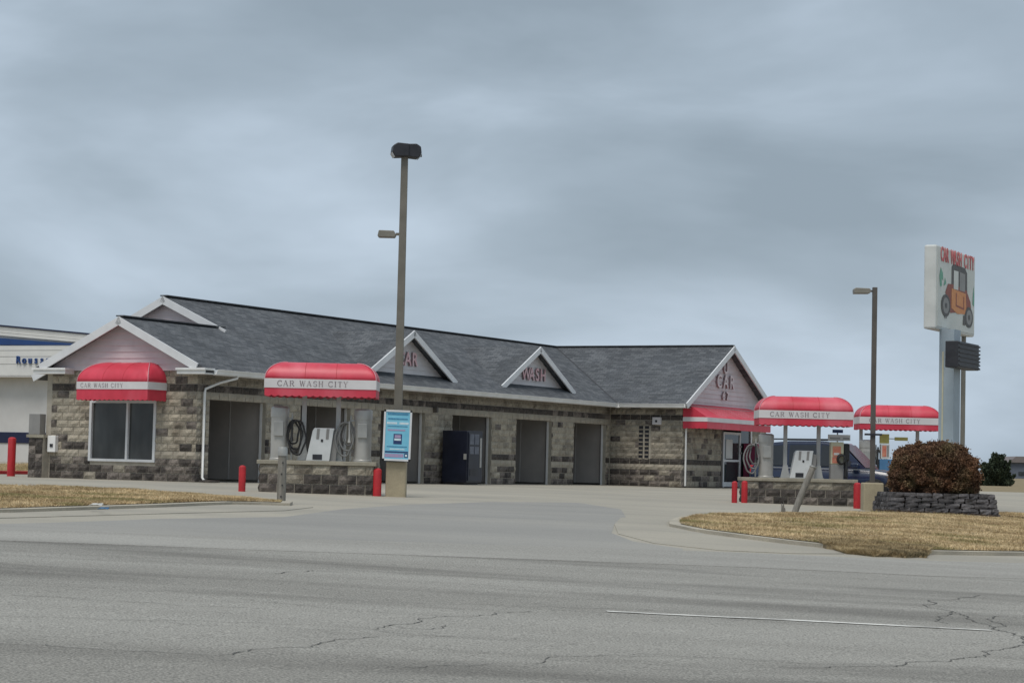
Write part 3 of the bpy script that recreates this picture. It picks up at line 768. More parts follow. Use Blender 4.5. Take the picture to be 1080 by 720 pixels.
def rake(a, b, parent=bld, wv=.21, t=.05, drop=.0):
    """fascia board under a sloping gable edge"""
    a, b = Vector(a), Vector(b); MB().bar(a - Vector((0, 0, wv / 2 + drop)), b - Vector((0, 0, wv / 2 + drop)), t, wv, up=(0, 0, 1)).build('rake_board', M['white'], parent)
ru = -.38
zr = zmain(0, GR)
rake((ru, GR + .06, zr + .0), (ru, -OV + .28, EZ + SL * .28)); rake((ru, GR - .06, zr), (ru, 5.16, zr - SL * (5.16 - GR)))
ru2 = SB - .03
rake((ru2, RV + .06, RZ), (ru2, GR + .02 - .35, zmain(0, GR + .02 - .35) + .07)); rake((ru2, RV - .06, RZ), (ru2, 9.25, RZ - SL * (9.25 - RV)))
rv = -3.33
rake((WR + .06, rv, RZ), (WL + .02, rv, EZ + .02)); rake((WR - .06, rv, RZ), (WE - .02, rv, EZ + .02))
# siding in the gables: each course its own tilted board
def siding(fn, half, z0, z1, zpk, mat, ctr, ch=.172, slope_=None, parent=bld):
    """boards across a triangle. fn(h, out, z) -> local point"""
    z = z0
    while z < z1 - .03:
        zt = min(z + ch, z1)
        hw = (zpk - z) / slope_; hw2 = max((zpk - zt) / slope_, .02)
        hw = min(hw, half); hw2 = min(hw2, half)
        vs = [fn(-hw, .028, z), fn(hw, .028, z), fn(hw2, .006, zt), fn(-hw2, .006, zt), fn(-hw, 0, z), fn(hw, 0, z), fn(hw2, 0, zt), fn(-hw2, 0, zt)]
        MB().add(vs, [(0, 1, 2, 3), (4, 7, 6, 5), (0, 4, 5, 1), (1, 5, 6, 2), (2, 6, 7, 3), (3, 7, 4, 0)]).build('siding_board', M[mat], parent)
        z = zt
siding(lambda h, o, z: (-.02 - o, GR + .06 + h, z), 2.55, 3.0, zr - .16, zr - .13, 'siding', 0, slope_=SL)
siding(lambda h, o, z: (4.40 - o, RV + h, z), 3.6, 4.0, RZ - .16, RZ - .13, 'siding', 0, slope_=SL)
siding(lambda h, o, z: (WR + h, -PW - .0 - o, z), 4.3, 3.0, RZ - .16, RZ - .13, 'siding', 0, slope_=WS)
MB().prism([(-2.5, 3.0), (2.6, 3.0), (0.05, zr - .14)], 0, .1, lambda p, q, t: (t - .015, GR + p, q)).build('gable_wall', M['siding'], bld)
MB().prism([(-2.9, 4.0), (2.9, 4.0), (0, RZ - .14)], 0, .1, lambda p, q, t: (4.405 + t, RV + p, q)).build('gable_wall', M['siding'], bld)
MB().prism([(-4.2, 3.0), (4.2, 3.0), (0, RZ - .14)], 0, .1, lambda p, q, t: (WR + p, -PW + t + .004, q)).build('gable_wall', M['siding'], bld)
# cornice returns, gutters, soffits
MB().box(-.40, .0, -OV + .0, .42, 2.90, EZ - .005).box(-.44, .02, -OV - .04, .44, EZ - .045, EZ + .012).build('cornice_return', M['gutterw'], bld)
MB().box(-.40, .0, 4.25, 5.38, 2.90, EZ - .005).box(-.44, .02, 4.22, 5.42, EZ - .045, EZ + .012).build('cornice_return', M['gutterw'], bld)
def gutter(a, b, outv, name='gutter'):
    """K-style gutter between a and b; outv horizontal outward direction"""
    a, b, n_ = Vector(a), Vector(b), Vector(outv)
    prof = [(0, -.13), (.08, -.13), (.10, -.06), (.13, 0), (.118, .004), (.085, -.06), (.07, -.115), (.012, -.115), (.012, .0), (0, 0)]
    mb = MB(); k = len(prof)
    vs = [p + n_ * q + Vector((0, 0, r)) for p in (a, b) for q, r in prof]
    mb.add(vs, [(i, (i + 1) % k, k + (i + 1) % k, k + i) for i in range(k)] + [tuple(range(k)), tuple(range(2 * k - 1, k - 1, -1))])
    mb.build(name, M['gutterw'], bld)
gutter((.02, -OV - .01, EZ - .02), (WL - .12, -OV - .01, EZ - .02), (0, -1, 0))
gutter((WL - .01, -OV - .14, EZ - .02), (WL - .01, -3.28, EZ - .02), (-1, 0, 0))
mb = MB(); mb.box(.0, L, -OV + .01, .03, 2.89, 2.92); mb.box(WL + .01, L + .02, -3.28, -.45, 2.89, 2.92); mb.box(WL + .02, WE - .02, -3.3, -PW, 2.955, 2.985)
mb.build('soffit', M['soffit'], bld)
MB().box(.02, WL, -OV - .008, -OV + .02, 2.88, EZ - .02).box(WL - .008, WL + .02, -3.28, -OV, 2.88, EZ - .02).build('fascia', M['gutterw'], bld)
# downspouts
def downspout(pts, parent=bld):
    MB().tube(pts, .036, 8).build('downspout', M['gutterw'], parent)
downspout([(1.05, -OV - .07, 2.92), (1.05, -OV - .04, 2.84), (.60, -.30, 2.70), (.22, -.10, 2.52), (.20, -.09, 2.40), (.20, -.09, .12), (.12, -.22, .05)])
MB().box(-.1, .28, -.62, -.2, 0.0, .06).build('splash_block', M['dark1'], bld)
downspout([(L + .12, -PW - .10, 2.9), (L + .12, -PW - .10, .04)])
# window on the gable
wn = MB()
for a, b, c0, c1 in ((1.36, 3.65, .50, .57), (1.36, 3.65, 2.11, 2.18), (1.36, 1.44, .57, 2.11), (3.57, 3.65, .57, 2.11), (2.30, 2.37, .57, 2.11)): wn.box(-.03, .10, a, b, c0, c1)
wo = wn.build('window', M['white'], bld)
for a, b in ((1.44, 2.30), (2.37, 3.57)): MB().box(.05, .06, a, b, .57, 2.11).build('pane', None or pmat('pane_glass', (.075, .08, .08), (.035, .038, .038), scale=1.6, rough=.12, detail=2, stretch=(1, 1, .4)), wo)
# windows: blind slats behind are part of the reflection-dark pane, a half-drawn curtain at the right
# louvre slits of glass block on the wing
for c_ in (1.26, 1.50):
    lo_ = MB().box(L + .0, L + .028, -c_ - .10, -c_ + .06, .98, 2.26).build('slit_window', M['black'], bld)
    for k in range(9): MB().box(L - .012, L - .001, -c_ - .10, -c_ + .06, .98 + k * .155, 1.03 + k * .155).build('slit_bar', M['tan2'], lo_)
MB().box(L + .029, L + .06, -1.66, -1.14, .92, 2.3).build('slit_backing', M['mortar'], bld)
wl_ = MB().box(L - .13, L - .0, -2.12, -1.78, 2.27, 2.55).build('wall_light', M['sidingw'], bld, bevel=.02)
MB().box(L - .145, L - .128, -1.99, -1.91, 2.36, 2.44).build('lens', M['black'], wl_)
# wall lamp over a bay
for uu in (12.7,):
    MB().box(uu - .05, uu + .05, -.16, .0, 2.28, 2.45).build('wall_lamp', M['bronzed'], bld, bevel=.01)
# gable window awning
aw = empty('awning', (0, 2.24, 0), -PI / 2); aw.parent = bld
canopy_parts(aw, 2.42, -.85, -.02, 2.66, .56, .55, .80, False, .20, .31, tx0=.06, th=.115, tsq=1.05)
# dormers
for ci, cu_ in enumerate((11.42, 20.15)):
    dm = empty('dormer', (cu_, 0, 0)); dm.parent = bld
    hw, zp, zb = 2.78, 4.84, 3.36; ds = (zp - zb) / hw; vf = .06
    vback = (zp - EZ) / SL - OV
    for s_ in (-1, 1):
        vb = (zb - EZ) / SL - OV
        p = [(0, vf, zp), (s_ * hw, vf, zb), (s_ * hw, vb + .02, zb), (0, vback, zp)]
        mb = MB(); mb.add(p + [(x, y, z - .10) for x, y, z in p], [(0, 1, 2, 3), (7, 6, 5, 4), (0, 4, 5, 1), (1, 5, 6, 2), (2, 6, 7, 3), (3, 7, 4, 0)])
        mb.build('dormer_roof', M['shv'], dm)
        MB().bar((-s_ * .05, vf - .03, zp - .09), (s_ * hw, vf - .03, zb - .09), .05, .19).build('rake_board', M['white'], dm)
    vs_ = .38; z0 = EZ + SL * (vs_ + OV) - .03
    siding(lambda h, o, z: (h, vs_ - o, z), 2.6, z0, zp - .16, zp - .11, 'sidingw', 0, slope_=ds, parent=dm, ch=.165)
    MB().prism([(-(zp - .12 - z0) / ds, z0), ((zp - .12 - z0) / ds, z0), (0, zp - .12)], 0, .08, lambda p, q, t: (p, vs_ + .004 + t, q)).build('gable_wall', M['sidingw'], dm)
    word = ('CAR', 'WASH')[ci]; size = .60; sp = .43
    for k, ch in enumerate(word):
        me = letter_mesh(ch, size, .06, [M['letterred'], M['letterside']])
        o = link('letter', me, dm); o.rotation_euler = (PI / 2, 0, 0); o.location = ((k - (len(word) - 1) / 2) * sp + .10, vs_ - .06, (3.74, 3.66)[ci])
# wing gable letters
for word, zz, size, sp in (('U', 4.36, .60, .6), ('CAR', 3.80, .70, .62), ('67', 3.34, .44, .38)):
    for k, ch in enumerate(word):
        me = letter_mesh(ch, size, .07, [M['letterpale'], M['letterside']])
        o = link('letter', me, bld); o.rotation_euler = (PI / 2, 0, 0); o.location = (WR - .1 + (k - (len(word) - 1) / 2) * sp, -PW - .065, zz)
# wing shed awning
we = empty('awning', (L + 4.35, -PW, 0)); we.parent = bld
aL, aR = -4.35, 2.0
prof = [(-.02, 3.06), (-.30, 2.98), (-.95, 2.62), (-.95, 2.60)]
MB().add([(x, y, z) for x in (aL, aR) for y, z in ((-.02, 3.08), (-.25, 3.02), (-.98, 2.57))], [(0, 1, 4, 3), (1, 2, 5, 4)]).build('awning_top', M['red'], we).modifiers.new('solid', 'SOLIDIFY').thickness = .015
mb = MB()
for x in (aL, aR): mb.prism([(-.02, 3.08), (-.25, 3.02), (-.98, 2.57), (-.02, 2.57)], x - .006, x + .006, lambda p, q, t: (t, p, q))
mb.build('awning_end', M['red'], we)
MB().bar((aL, -.985, 2.49), (aR, -.985, 2.49), .025, .16).bar((aL, -.985, 2.49), (aL, -.02, 2.49), .025, .16).bar((aR, -.985, 2.49), (aR, -.02, 2.49), .025, .16).build('awning_band', M['redband'], we)
mb = MB(); scallop(mb, (aL, -.985, 0), (aR, -.985, 0), 2.408, 2.17, .02, 50); scallop(mb, (aL, -.02, 0), (aL, -.985, 0), 2.408, 2.17, .02, 6); mb.build('valance', M['red'], we)
for k in range(11):
    x = aL + 1.3 + k * .40; MB().bar((x, -.30, 2.998), (x + .20, -.86, 2.652), .05, .012, up=(0, 0, 1)).build('awning_stripe', M['letterred'], we)
# entrance under the wing awning
du = L + 3.90; dw = 1.76
dr = MB()
for a, b, c0, c1 in ((0, .10, 0, 2.12), (dw - .12, dw, 0, 2.12), (.10, dw - .12, 2.03, 2.12), (.10, dw - .12, 0.02, .20), (.10, dw - .12, .98, 1.06)): dr.box(du + a, du + b, -PW - .03, -PW + .06, c0, c1)
do = dr.build('door', M['white'], bld)
MB().box(du + .10, du + dw - .12, -PW, -PW + .015, .20, 2.03).build('pane', M['glass'], do)
MB().box(du + .30, du + .95, -PW - .012, -PW - .002, 1.10, 1.84).build('notice', M['paper'], do)
MB().box(du + dw - .10, du + dw - .03, -PW - .09, -PW - .04, 1.3, 1.36).box(du + dw - .10, du + dw - .03, -PW - .09, -PW - .04, 1.55, 1.61).build('handle', M['steel'], do)
MB().box(du + dw + .06, L + 6.62, -PW - .01, -PW + .05, 0, 2.2).build('side_panel', M['glass'], bld)
MB().box(L + 3.75, du - .004, -PW - .005, -PW + .05, 0, 2.2).build('door_frame', M['bronzed'], bld)
MB().box(L + 6.62, L + 6.74, -PW - .06, -PW + .05, 0, 2.2).build('door_frame', M['jamb'], bld)
# meter boxes and cupboard at the left corner
MB().box(-.14, .0, Wg - .30, Wg - .02, .72, 1.18).build('meter_box', M['jamb'], bld, bevel=.01)
MB().box(-.16, -.139, Wg - .22, Wg - .12, .86, .95).build('meter_dial', M['black'], bld)
# low dark stone screen wall past the corner
sw = empty('screen_wall', (-.25, Wg + .52, 0)); sw.parent = bld
MB().box(0, .3, -.48, .02, 0, 1.12).build('core', M['mortar'], sw)
for k in range(5):
    for j in range(2):
        o = bpy.data.objects.new('stone_block', block_data((k + j) % 6, 'dark1' if (k + j) % 3 else 'dark2')); col.objects.link(o); o.parent = sw
        o.location = (0, .02 - j * .25, k * .22 + .006); o.rotation_euler.z = -PI / 2; o.scale = (.24, 1, .21)
MB().box(-.06, .36, -.54, .08, 1.12, 1.20).build('cap', M['cap'], sw)
MB().box(.05, .30, -.30, .10, 1.20, 1.78).build('utility_box', M['cabgrey'], sw, bevel=.01)
# ------------------------------------------------------------------ things at the building
def bl_pt(u, v, z=0.0): return O + U * u + V * v + Vector((0, 0, z))
BR = PI / 2 - TH
# vending machine
vm = empty('vending_machine', bl_pt(13.05, -.16), BR); tag(vm, 'black drinks vending machine against the wall between two wash bays', 'vending machine')
MB().box(0, 1.0, -.92, 0, .06, 1.72).build('cabinet', M['navyblk'], vm, bevel=.015)
MB().box(.05, .95, -.80, -.05, 0, .06).build('base', M['black'], vm)
dv = MB().box(.05, .95, -.95, -.921, .12, 1.68).build('door', M['navyblk'], vm)
for a, b, c0, c1 in ((.10, .38, 1.28, 1.62), (.42, .70, 1.28, 1.62), (.10, .38, .98, 1.22), (.42, .70, .98, 1.22)): MB().box(a, b, -.962, -.951, c0, c1).build('display', M['display'], dv)
MB().box(.78, .88, -.965, -.951, .55, 1.5).build('coin_panel', M['steel'], dv); MB().box(.14, .66, -.962, -.951, .28, .5).build('delivery_slot', M['black'], dv)
MB().box(-.02, -.001, -.90, -.80, .80, .98).build('hinge', M['steel'], vm)
# wash post in first bay
wp = empty('wash_arm', bl_pt(.98, .75), BR); tag(wp, 'grey wash arm post with blue top inside the bay nearest the window', 'wash equipment')
MB().box(-.05, .05, -.05, .05, 0, 2.0).build('post', M['steel'], wp); MB().box(-.35, .35, -.2, .2, 1.98, 2.22).build('header', M['nbblue'], wp, bevel=.02); MB().box(-.12, .12, -.12, .12, 0, .9).build('pedestal', M['steel'], wp)
# bin and stand near door
tb = empty('rubbish_bin', bl_pt(L + 5.45, -PW - .75), BR); tag(tb, 'teal plastic bin beside the glass entrance door', 'bin')
MB().lathe([(.20, 0), (.23, .05), (.26, .75)], n=16).build('body', M['tealbin'], tb); MB().lathe([(.28, .75), (.28, .82), (.18, .92), (0.001, .95)], n=16).build('lid', M['bluebin'], tb)
vr = empty('vending_machine', bl_pt(L + 5.85, -PW - .66), BR); tag(vr, 'narrow magenta vending machine right of the glass entrance door', 'vending machine')
MB().box(0, .62, 0, .6, .05, 1.72).build('cabinet', M['magenta'], vr, bevel=.02); MB().box(.06, .56, -.02, .0, .3, 1.6).build('front', M['redprint'], vr); MB().box(.05, .57, .05, .55, 0, .05).build('base', M['black'], vr)

# ------------------------------------------------------------------ vacuum islands
def island(loc, wid, dep, hh, label, courses_n=3):
    r = empty('vacuum_island', loc); tag(r, label, 'island wall', 'vacuum islands')
    MB().box(-wid / 2 + .02, wid / 2 - .02, -dep / 2 + .02, dep / 2 - .02, -.1, hh).build('core', M['mortar'], r)
    ch = hh / courses_n
    b = Blocks(r, 200)
    def kf(k, x): return random.choices(['dark1', 'dark2', 'tan2', 'tan1'], ([.65, .3, .05, 0], [.7, .22, .08, 0], [.0, .25, .4, .35], [.0, .3, .4, .3])[min(k, 3)])[0]
    courses(b, (-wid / 2, -dep / 2 + .02, 0), 0, wid, 0, courses_n, ch, .407, [], kf)
    courses(b, (-wid / 2 + .02, dep / 2, 0), -PI / 2, dep, 0, courses_n, ch, .407, [], kf)
    courses(b, (wid / 2 - .02, -dep / 2, 0), PI / 2, dep, 0, courses_n, ch, .407, [], kf)
    MB().box(-wid / 2 - .06, wid / 2 + .06, -dep / 2 - .06, dep / 2 + .06, hh, hh + .095).build('cap', M['cap'], r, bevel=.012)
    return r
def free_canopy(loc, ztop, label, wid=2.56, posts=(-.42, .37), zbase=0.0):
    """loc.z is the island cap; ztop height of dome top above loc"""
    r = empty('vacuum_canopy', loc); tag(r, label, 'canopy', 'vacuum canopies')
    zb = ztop - .40
    canopy_parts(r, wid, -.62, .62, zb, .40, .47, .45, True, .21, .20, tx0=.115, th=.125, tsq=1.08)
    for x in posts:
        p_ = MB().box(x - .05, x + .05, -.05, .05, 0, zb - .12).build('post', M['canopypost'], r)
        MB().prism([(-.13, 0), (.13, 0), (.06, .36), (-.06, .36)], -.012, .012, lambda p, q, t: (x + p, -.065 + t, q)).build('gusset', M['canopypost'], p_)
        MB().box(x - .14, x + .14, -.14, .14, 0, .02).build('foot_plate', M['steel'], p_)
    mb = MB()
    for y in (-.55, .55): mb.box(-wid / 2 + .05, wid / 2 - .05, y - .025, y + .025, zb - .16, zb - .11)
    for x in (-wid / 2 + .08, *posts, wid / 2 - .08): mb.box(x - .025, x + .025, -.55, .55, zb - .11, zb - .07)
    mb.build('frame', M['canopypost'], r)
    return r
def vacuum(loc, label, hose, side, hgt=1.22, rad=.19, box=False):
    r = empty('vacuum_cleaner', loc); tag(r, label, 'vacuum', 'coin vacuums')
    MB().lathe([(rad + .02, 0), (rad + .02, .005), (rad + .02, .035), (rad + .02, .04), (rad, .045), (rad, .055), (rad, hgt * .4), (rad, hgt * .785), (rad, hgt * .80)], n=28).build('canister', M['canister'], r)
    MB().lathe([(rad + .013, hgt * .80), (rad + .013, hgt * .805), (rad + .013, hgt * .965), (rad + .008, hgt * .975), (rad * .8, hgt), (rad * .75, hgt + .003), (.001, hgt + .01)], n=28).build('lid', M['canister'], r)
    MB().box(-rad * .55, rad * .55, -rad - .05, -rad + .06, hgt * .45, hgt * .72).build('coin_box', M['steel'], r, bevel=.01)
    MB().bar((side * rad * .9, 0, hgt * .78), (side * (rad + .10), 0, hgt * .78), .04, .04).bar((side * (rad + .085), 0, .02), (side * (rad + .085), 0, hgt * .88), .035, .035).build('hose_bracket', M['steel'], r)
    loops = MB(); cx, cz = side * (rad + .17), hgt * .52
    for k in range(3):
        pts = []
        for i in range(25):
            t = PI / 2 + 2 * PI * i / 24
            pts.append((cx + (.13 + .035 * k) * math.cos(t) + side * .05 * (k - 1) + .012 * math.sin(5 * t + k), -.08 - .035 * k + .015 * math.sin(3 * t), cz + (.27 + .06 * k) * math.sin(t) - .06 * k + .012 * math.cos(4 * t + k)))
        loops.tube(pts, .022, 8)
    loops.build('hose', hose, r)
    MB().tube([(cx - side * .06, -.16, cz + .30), (cx - side * .07, -.17, cz - .08), (cx - side * .07, -.19, cz - .20)], [.02, .025, .045], 8).build('nozzle', M['canister'] if box else M['rubber'], r)
    return r
def vault(loc, label):
    r = empty('mat_vault', loc); tag(r, label, 'machine', 'white coin vaults')
    poly = [(-.28, 0), (.26, 0), (.34, .68), (.36, .76), (-.10, .76), (-.14, .70)]
    MB().prism(poly, -.17, .17, lambda p, q, t: (p, t, q)).build('cabinet', M['vault'], r, bevel=.012)
    for x in (-.02, .20): MB().prism([(x - .035, .50), (x + .03, .50), (x + .045, .745), (x - .02, .745)], -.176, -.168, lambda p, q, t: (p, t, q)).build('hose_slot', M['cabgrey'], r)
    MB().box(.055, .105, -.18, -.165, .44, .50).build('keyhole', M['black'], r)
    MB().box(-.13, .09, -.176, -.165, .03, .15).build('coin_slot', M['black'], r)
    MB().prism([(.265, 0.0), (.40, 0.0), (.46, .66), (.345, .68)], -.10, .17, lambda p, q, t: (p, t, q)).build('side_flap', M['cabgrey'], r)
    return r
def bollard(px, pyb, pyt, label, cat='bollard', wpx=8.5):
    p = spot(px, pyb); k = p.y / FPX; hgt = (pyb - pyt) * k; rr = wpx * k / 2
    r = empty('bollard', p); tag(r, label, cat, 'red bollards')
    MB().lathe([(rr, -.05), (rr, hgt - .02), (rr * .93, hgt - .003)], n=18).build('sleeve', M['redpaint'], r)
    MB().lathe([(rr * .93, hgt - .003), (rr * .6, hgt + .025), (.001, hgt + .035)], n=18).build('cap', M['redpaint'], r)
    return r

# island 1 (left)
p = spot(333, 520.5); y1 = p.y + .5; k1 = y1 / FPX
i1 = island((p.x, y1, gz(p.x, p.y)), 120.5 * p.y / FPX, .95, .66, 'left stone vacuum island wall beside the light pole with the blue poster')
cap1 = gz(p.x, p.y) + .755
q = at(341, 383, y1)
free_canopy((q.x, y1, cap1), q.z - cap1, 'leftmost free-standing red canopy above the stone island', posts=((322.5 - 341) * k1, (358.5 - 341) * k1))
vacuum((at(294, 487, y1 - .1).x, y1 - .1, cap1), 'vacuum canister with black hose at the left end of the left island', M['rubber'], 1, 1.24, .20)
vacuum((at(382, 487, y1 - .1).x, y1 - .1, cap1), 'vacuum canister with grey looped hose at the right end of the left island', M['greyhose'], -1, 1.22, .20, True)
vault((at(336, 487, y1 - .1).x, y1 - .1, cap1), 'white slanted coin vault between two vacuum canisters on the left island')
# island 2 (right)
p = spot(843, 532); y2 = p.y + .5; k2 = y2 / FPX
island((p.x, y2, gz(p.x, p.y)), 118 * p.y / FPX, .95, .62, 'stone vacuum island wall behind the leaning wooden post')
cap2 = gz(p.x, p.y) + .715
q = at(847.5, 418.5, y2)
free_canopy((q.x, y2, cap2), q.z - cap2, 'middle free-standing red canopy beside the entrance gable', posts=((829 - 847.5) * k2, (864 - 847.5) * k2))
vacuum((at(807.5, 505, y2 - .1).x, y2 - .1, cap2), 'pale vacuum canister in front of the entrance gable end', M['greyhose'], -1, 1.20, .20)
vault((at(843, 505, y2 - .1).x, y2 - .1, cap2), 'white slanted coin vault behind the leaning wooden post')
fx = at(882, 505, y2 - .1)
vn = empty('fragrance_machine', (fx.x, y2 - .1, cap2)); tag(vn, 'vending cabinet with cream and red front and black hose, end of the middle island', 'machine')
MB().box(-.18, .17, -.16, .16, 0, .40).build('lower_cabinet', M['cabgrey'], vn, bevel=.01)
MB().box(-.18, .17, -.15, .15, .41, 1.02).build('upper_cabinet', M['cream'], vn, bevel=.01)
MB().box(-.13, .09, -.162, -.151, .62, .90).build('picture', M['redprint'], vn); MB().box(-.10, .05, -.168, -.160, .66, .72).build('caption', M['paper'], vn); MB().box(-.14, .0, -.162, -.151, .44, .60).build('picture', M['redprint'], vn)
MB().box(-.24, .36, -.06, .04, 1.06, 1.22).build('header_sign', M['paper'], vn); MB().box(-.20, .08, -.068, -.061, 1.10, 1.14).box(.16, .33, -.068, -.061, 1.10, 1.14).build('header_print', M['cabgrey'], vn)
MB().box(-.12, .16, -.05, .03, 1.27, 1.36).build('top_sign', M['bluedk'], vn); MB().box(.0, .03, -.03, .02, 1.02, 1.27).build('stem', M['steel'], vn)
MB().box(.18, .34, -.14, .10, .50, .98).build('hose_reel', M['rubber'], vn, bevel=.04)
mb = MB()
for k in range(3):
    mb.tube([(.10 + (.11 - .012 * k) * math.cos(t), -.19 - .03 * k, .55 + (.13 - .01 * k) * math.sin(t)) for t in [2 * PI * i / 20 for i in range(20)]], .022, 8, closed=True)
mb.tube([(.22, -.15, .55), (.24, -.19, .30), (.20, -.22, .10), (.26, -.2, .02)], .03, 8); mb.build('hose', M['rubber'], vn)
MB().box(.20, .30, -.10, .0, .02, .5).build('hose_post', M['black'], vn)
# island 3 (far right, behind shrub)
q = at(946, 427.5, 70); g3 = gz(q.x, 70); y3 = 70.0; k3 = y3 / FPX
island((q.x, y3, g3), 3.0, .95, .62, 'stone vacuum island wall mostly hidden behind the brown shrub')
cap3 = g3 + .715
free_canopy((q.x, y3, cap3), q.z - cap3, 'rightmost red canopy beside the tall sign column', posts=((908.5 - 946) * k3, (968 - 946) * k3))
vacuum((at(913.5, 500, y3 - .2).x, y3 - .2, cap3), 'vacuum canister behind the right light pole', M['greyhose'], 1, 1.22, .22)
f3 = at(933, 500, y3 - .3)
v3 = empty('fragrance_machine', (f3.x, y3 - .3, cap3)); tag(v3, 'vending cabinet with red picture and blue base beside the brown shrub', 'machine')
MB().box(-.19, .22, -.15, .15, 0, .62).build('lower_cabinet', M['bluebin'], v3, bevel=.01); MB().box(-.15, .12, -.14, .14, .63, 1.10).build('upper_cabinet', M['paper'], v3)
MB().box(-.11, .02, -.15, -.139, .70, 1.05).build('picture', M['redprint'], v3); MB().box(.04, .10, -.15, -.139, .70, 1.05).build('print', M['cabgrey'], v3)
MB().box(-.17, .12, -.06, .06, 1.12, 1.42).build('post', M['yellow'], v3)
MB().box(.30, .72, -.04, .0, 1.22, 1.33).build('side_sign', M['yellow'], v3); MB().box(.10, .32, -.03, -.01, 1.26, 1.29).build('sign_arm', M['steel'], v3)
MB().tube([(-.24, -.12, 1.0), (-.26, -.16, .5), (-.22, -.16, .1)], .03, 8).build('hose', M['rubber'], v3)

# bollards
bollard(11.5, 502, 462, 'red bollard left of the stone building by the white neighbour')
bollard(255, 518, 492, 'short red bollard in front of the bay nearest the window', wpx=7.5)
bollard(397.5, 523, 495, 'red bollard at the right end of the left vacuum island', wpx=9)
bollard(774.5, 530, 508.5, 'left red bollard of the pair by the middle island', wpx=6)
bollard(785, 530, 508, 'right red bollard of the pair by the middle island', wpx=6.5)
bollard(904, 536, 510, 'red bollard between the middle island and the right light pole', wpx=8)

# ------------------------------------------------------------------ light poles
def flood(parent, loc, yaw, mat):
    h = MB(); prof = [(-.18, -.14), (.14, -.165), (.21, -.05), (.19, .10), (.09, .165), (-.18, .15)]
    c, s_ = math.cos(yaw), math.sin(yaw)
    h.prism(prof, -.19, .19, lambda p, q, t: (loc[0] + c * p - s_ * t, loc[1] + s_ * p + c * t, loc[2] + q))
    o = h.build('flood_light', mat, parent, bevel=.02)
    MB().prism([(.212, -.06), (.145, -.165), (.155, -.175), (.222, -.07)], -.16, .16, lambda p, q, t: (loc[0] + c * p - s_ * t, loc[1] + s_ * p + c * t, loc[2] + q)).build('lens', M['lampglass'], o)
bp_ = spot(417.5, 523.5); kl = bp_.y / FPX
lp = empty('light_pole', bp_); tag(lp, 'tall weathered light pole with twin black floodlights behind the blue poster', 'light pole', 'car park light poles')
hb = 37 * kl
MB().box(-.235, .235, -.235, .235, -.1, hb).build('concrete_base', M['basec'], lp, bevel=.03)
H1 = at(426.5, 163, bp_.y).z - bp_.z
MB().box(-.17, .17, -.17, .17, hb, hb + .03).build('base_plate', M['bronze'], lp)
mb = MB(); a_, b_ = .098, .078
mb.add([(sx * a_, sy * a_, hb + .03) for sx, sy in ((-1, -1), (1, -1), (1, 1), (-1, 1))] + [(sx * b_, sy * b_, H1 - .05) for sx, sy in ((-1, -1), (1, -1), (1, 1), (-1, 1))], [(0, 3, 2, 1), (4, 5, 6, 7), (0, 1, 5, 4), (1, 2, 6, 5), (2, 3, 7, 6), (3, 0, 4, 7)])
mb.build('pole', M['bronze'], lp, bevel=.01)
MB().bar((-.30, 0, H1 - .02), (.40, 0, H1 - .02), .06, .06).box(-.05, .05, -.05, .05, H1 - .2, H1 + .05).build('crossarm', M['bronze'], lp)
flood(lp, (-.10, -.05, H1 + .08), PI * 1.06, M['black']); flood(lp, (.16, .05, H1 + .08), PI * .06 + .0, M['black'])
za = at(418, 247, bp_.y).z - bp_.z
MB().bar((-.08, 0, za), (-.16, 0, za), .06, .06).build('arm', M['bronze'], lp)
MB().prism([(-.58, -.06), (-.55, -.085), (-.18, -.085), (-.15, -.02), (-.20, .07), (-.55, .075)], -.15, .15, lambda p, q, t: (p, t, za + q)).build('area_light', M['fixture'], lp, bevel=.015)
# poster on the pole
pc = at(419, 459, bp_.y - .33)
ps = empty('poster_board', (pc.x, pc.y, pc.z)); tag(ps, 'blue poster in a white frame fixed to the tall light pole', 'poster')
ps.rotation_euler = (0, math.radians(1.0), 0)
kp = pc.y / FPX; W_, H_ = 29.5 * kp / 2, 53.5 * kp / 2
MB().box(-W_, W_, .0, .05, -H_, H_).build('backing', M['black'], ps)
fr = MB()
for a, b, c0, c1 in ((-W_, W_, H_ - .045, H_), (-W_, W_, -H_, -H_ + .045), (-W_, -W_ + .045, -H_, H_), (W_ - .045, W_, -H_, H_)): fr.box(a, b, -.022, .0, c0, c1)
fr.build('frame', M['white'], ps)
MB().box(-W_ + .04, W_ - .04, -.008, .0, -H_ + .04, H_ - .04).build('sheet', M['bluesign'], ps)
def pbar(x0, x1, z0, z1, mk, off=.012): MB().box(x0 * W_, x1 * W_, -off, -.007, z0 * H_, z1 * H_).build('print', M[mk], ps)
pbar(-.74, .74, .80, .88, 'postmid'); pbar(-.70, .70, .62, .68, 'postmid'); pbar(-.78, -.05, .44, .52, 'postpale'); pbar(.12, .78, .44, .52, 'postpale')
pbar(-.72, .72, .34, .38, 'postmid'); pbar(-.70, .55, .18, .24, 'postpink'); pbar(-.26, .34, -.34, .06, 'bluedk'); pbar(-.18, .26, -.10, .02, 'postpink', .016); pbar(-.20, .28, -.20, -.12, 'postpale', .016)
pbar(-.72, .72, -.46, -.42, 'postmid'); pbar(-.50, .56, -.56, -.52, 'postpale'); pbar(-.82, .82, -.68, -.62, 'bluedk'); pbar(-.82, .50, -.86, -.72, 'postpink'); pbar(.56, .82, -.86, -.70, 'bluedk'); pbar(.62, .76, -.82, -.74, 'postpale', .016)
MB().box(-.08, .08, .05, .24, .2, .26).box(-.08, .08, .05, .24, -.3, -.24).build('bracket', M['steel'], ps)

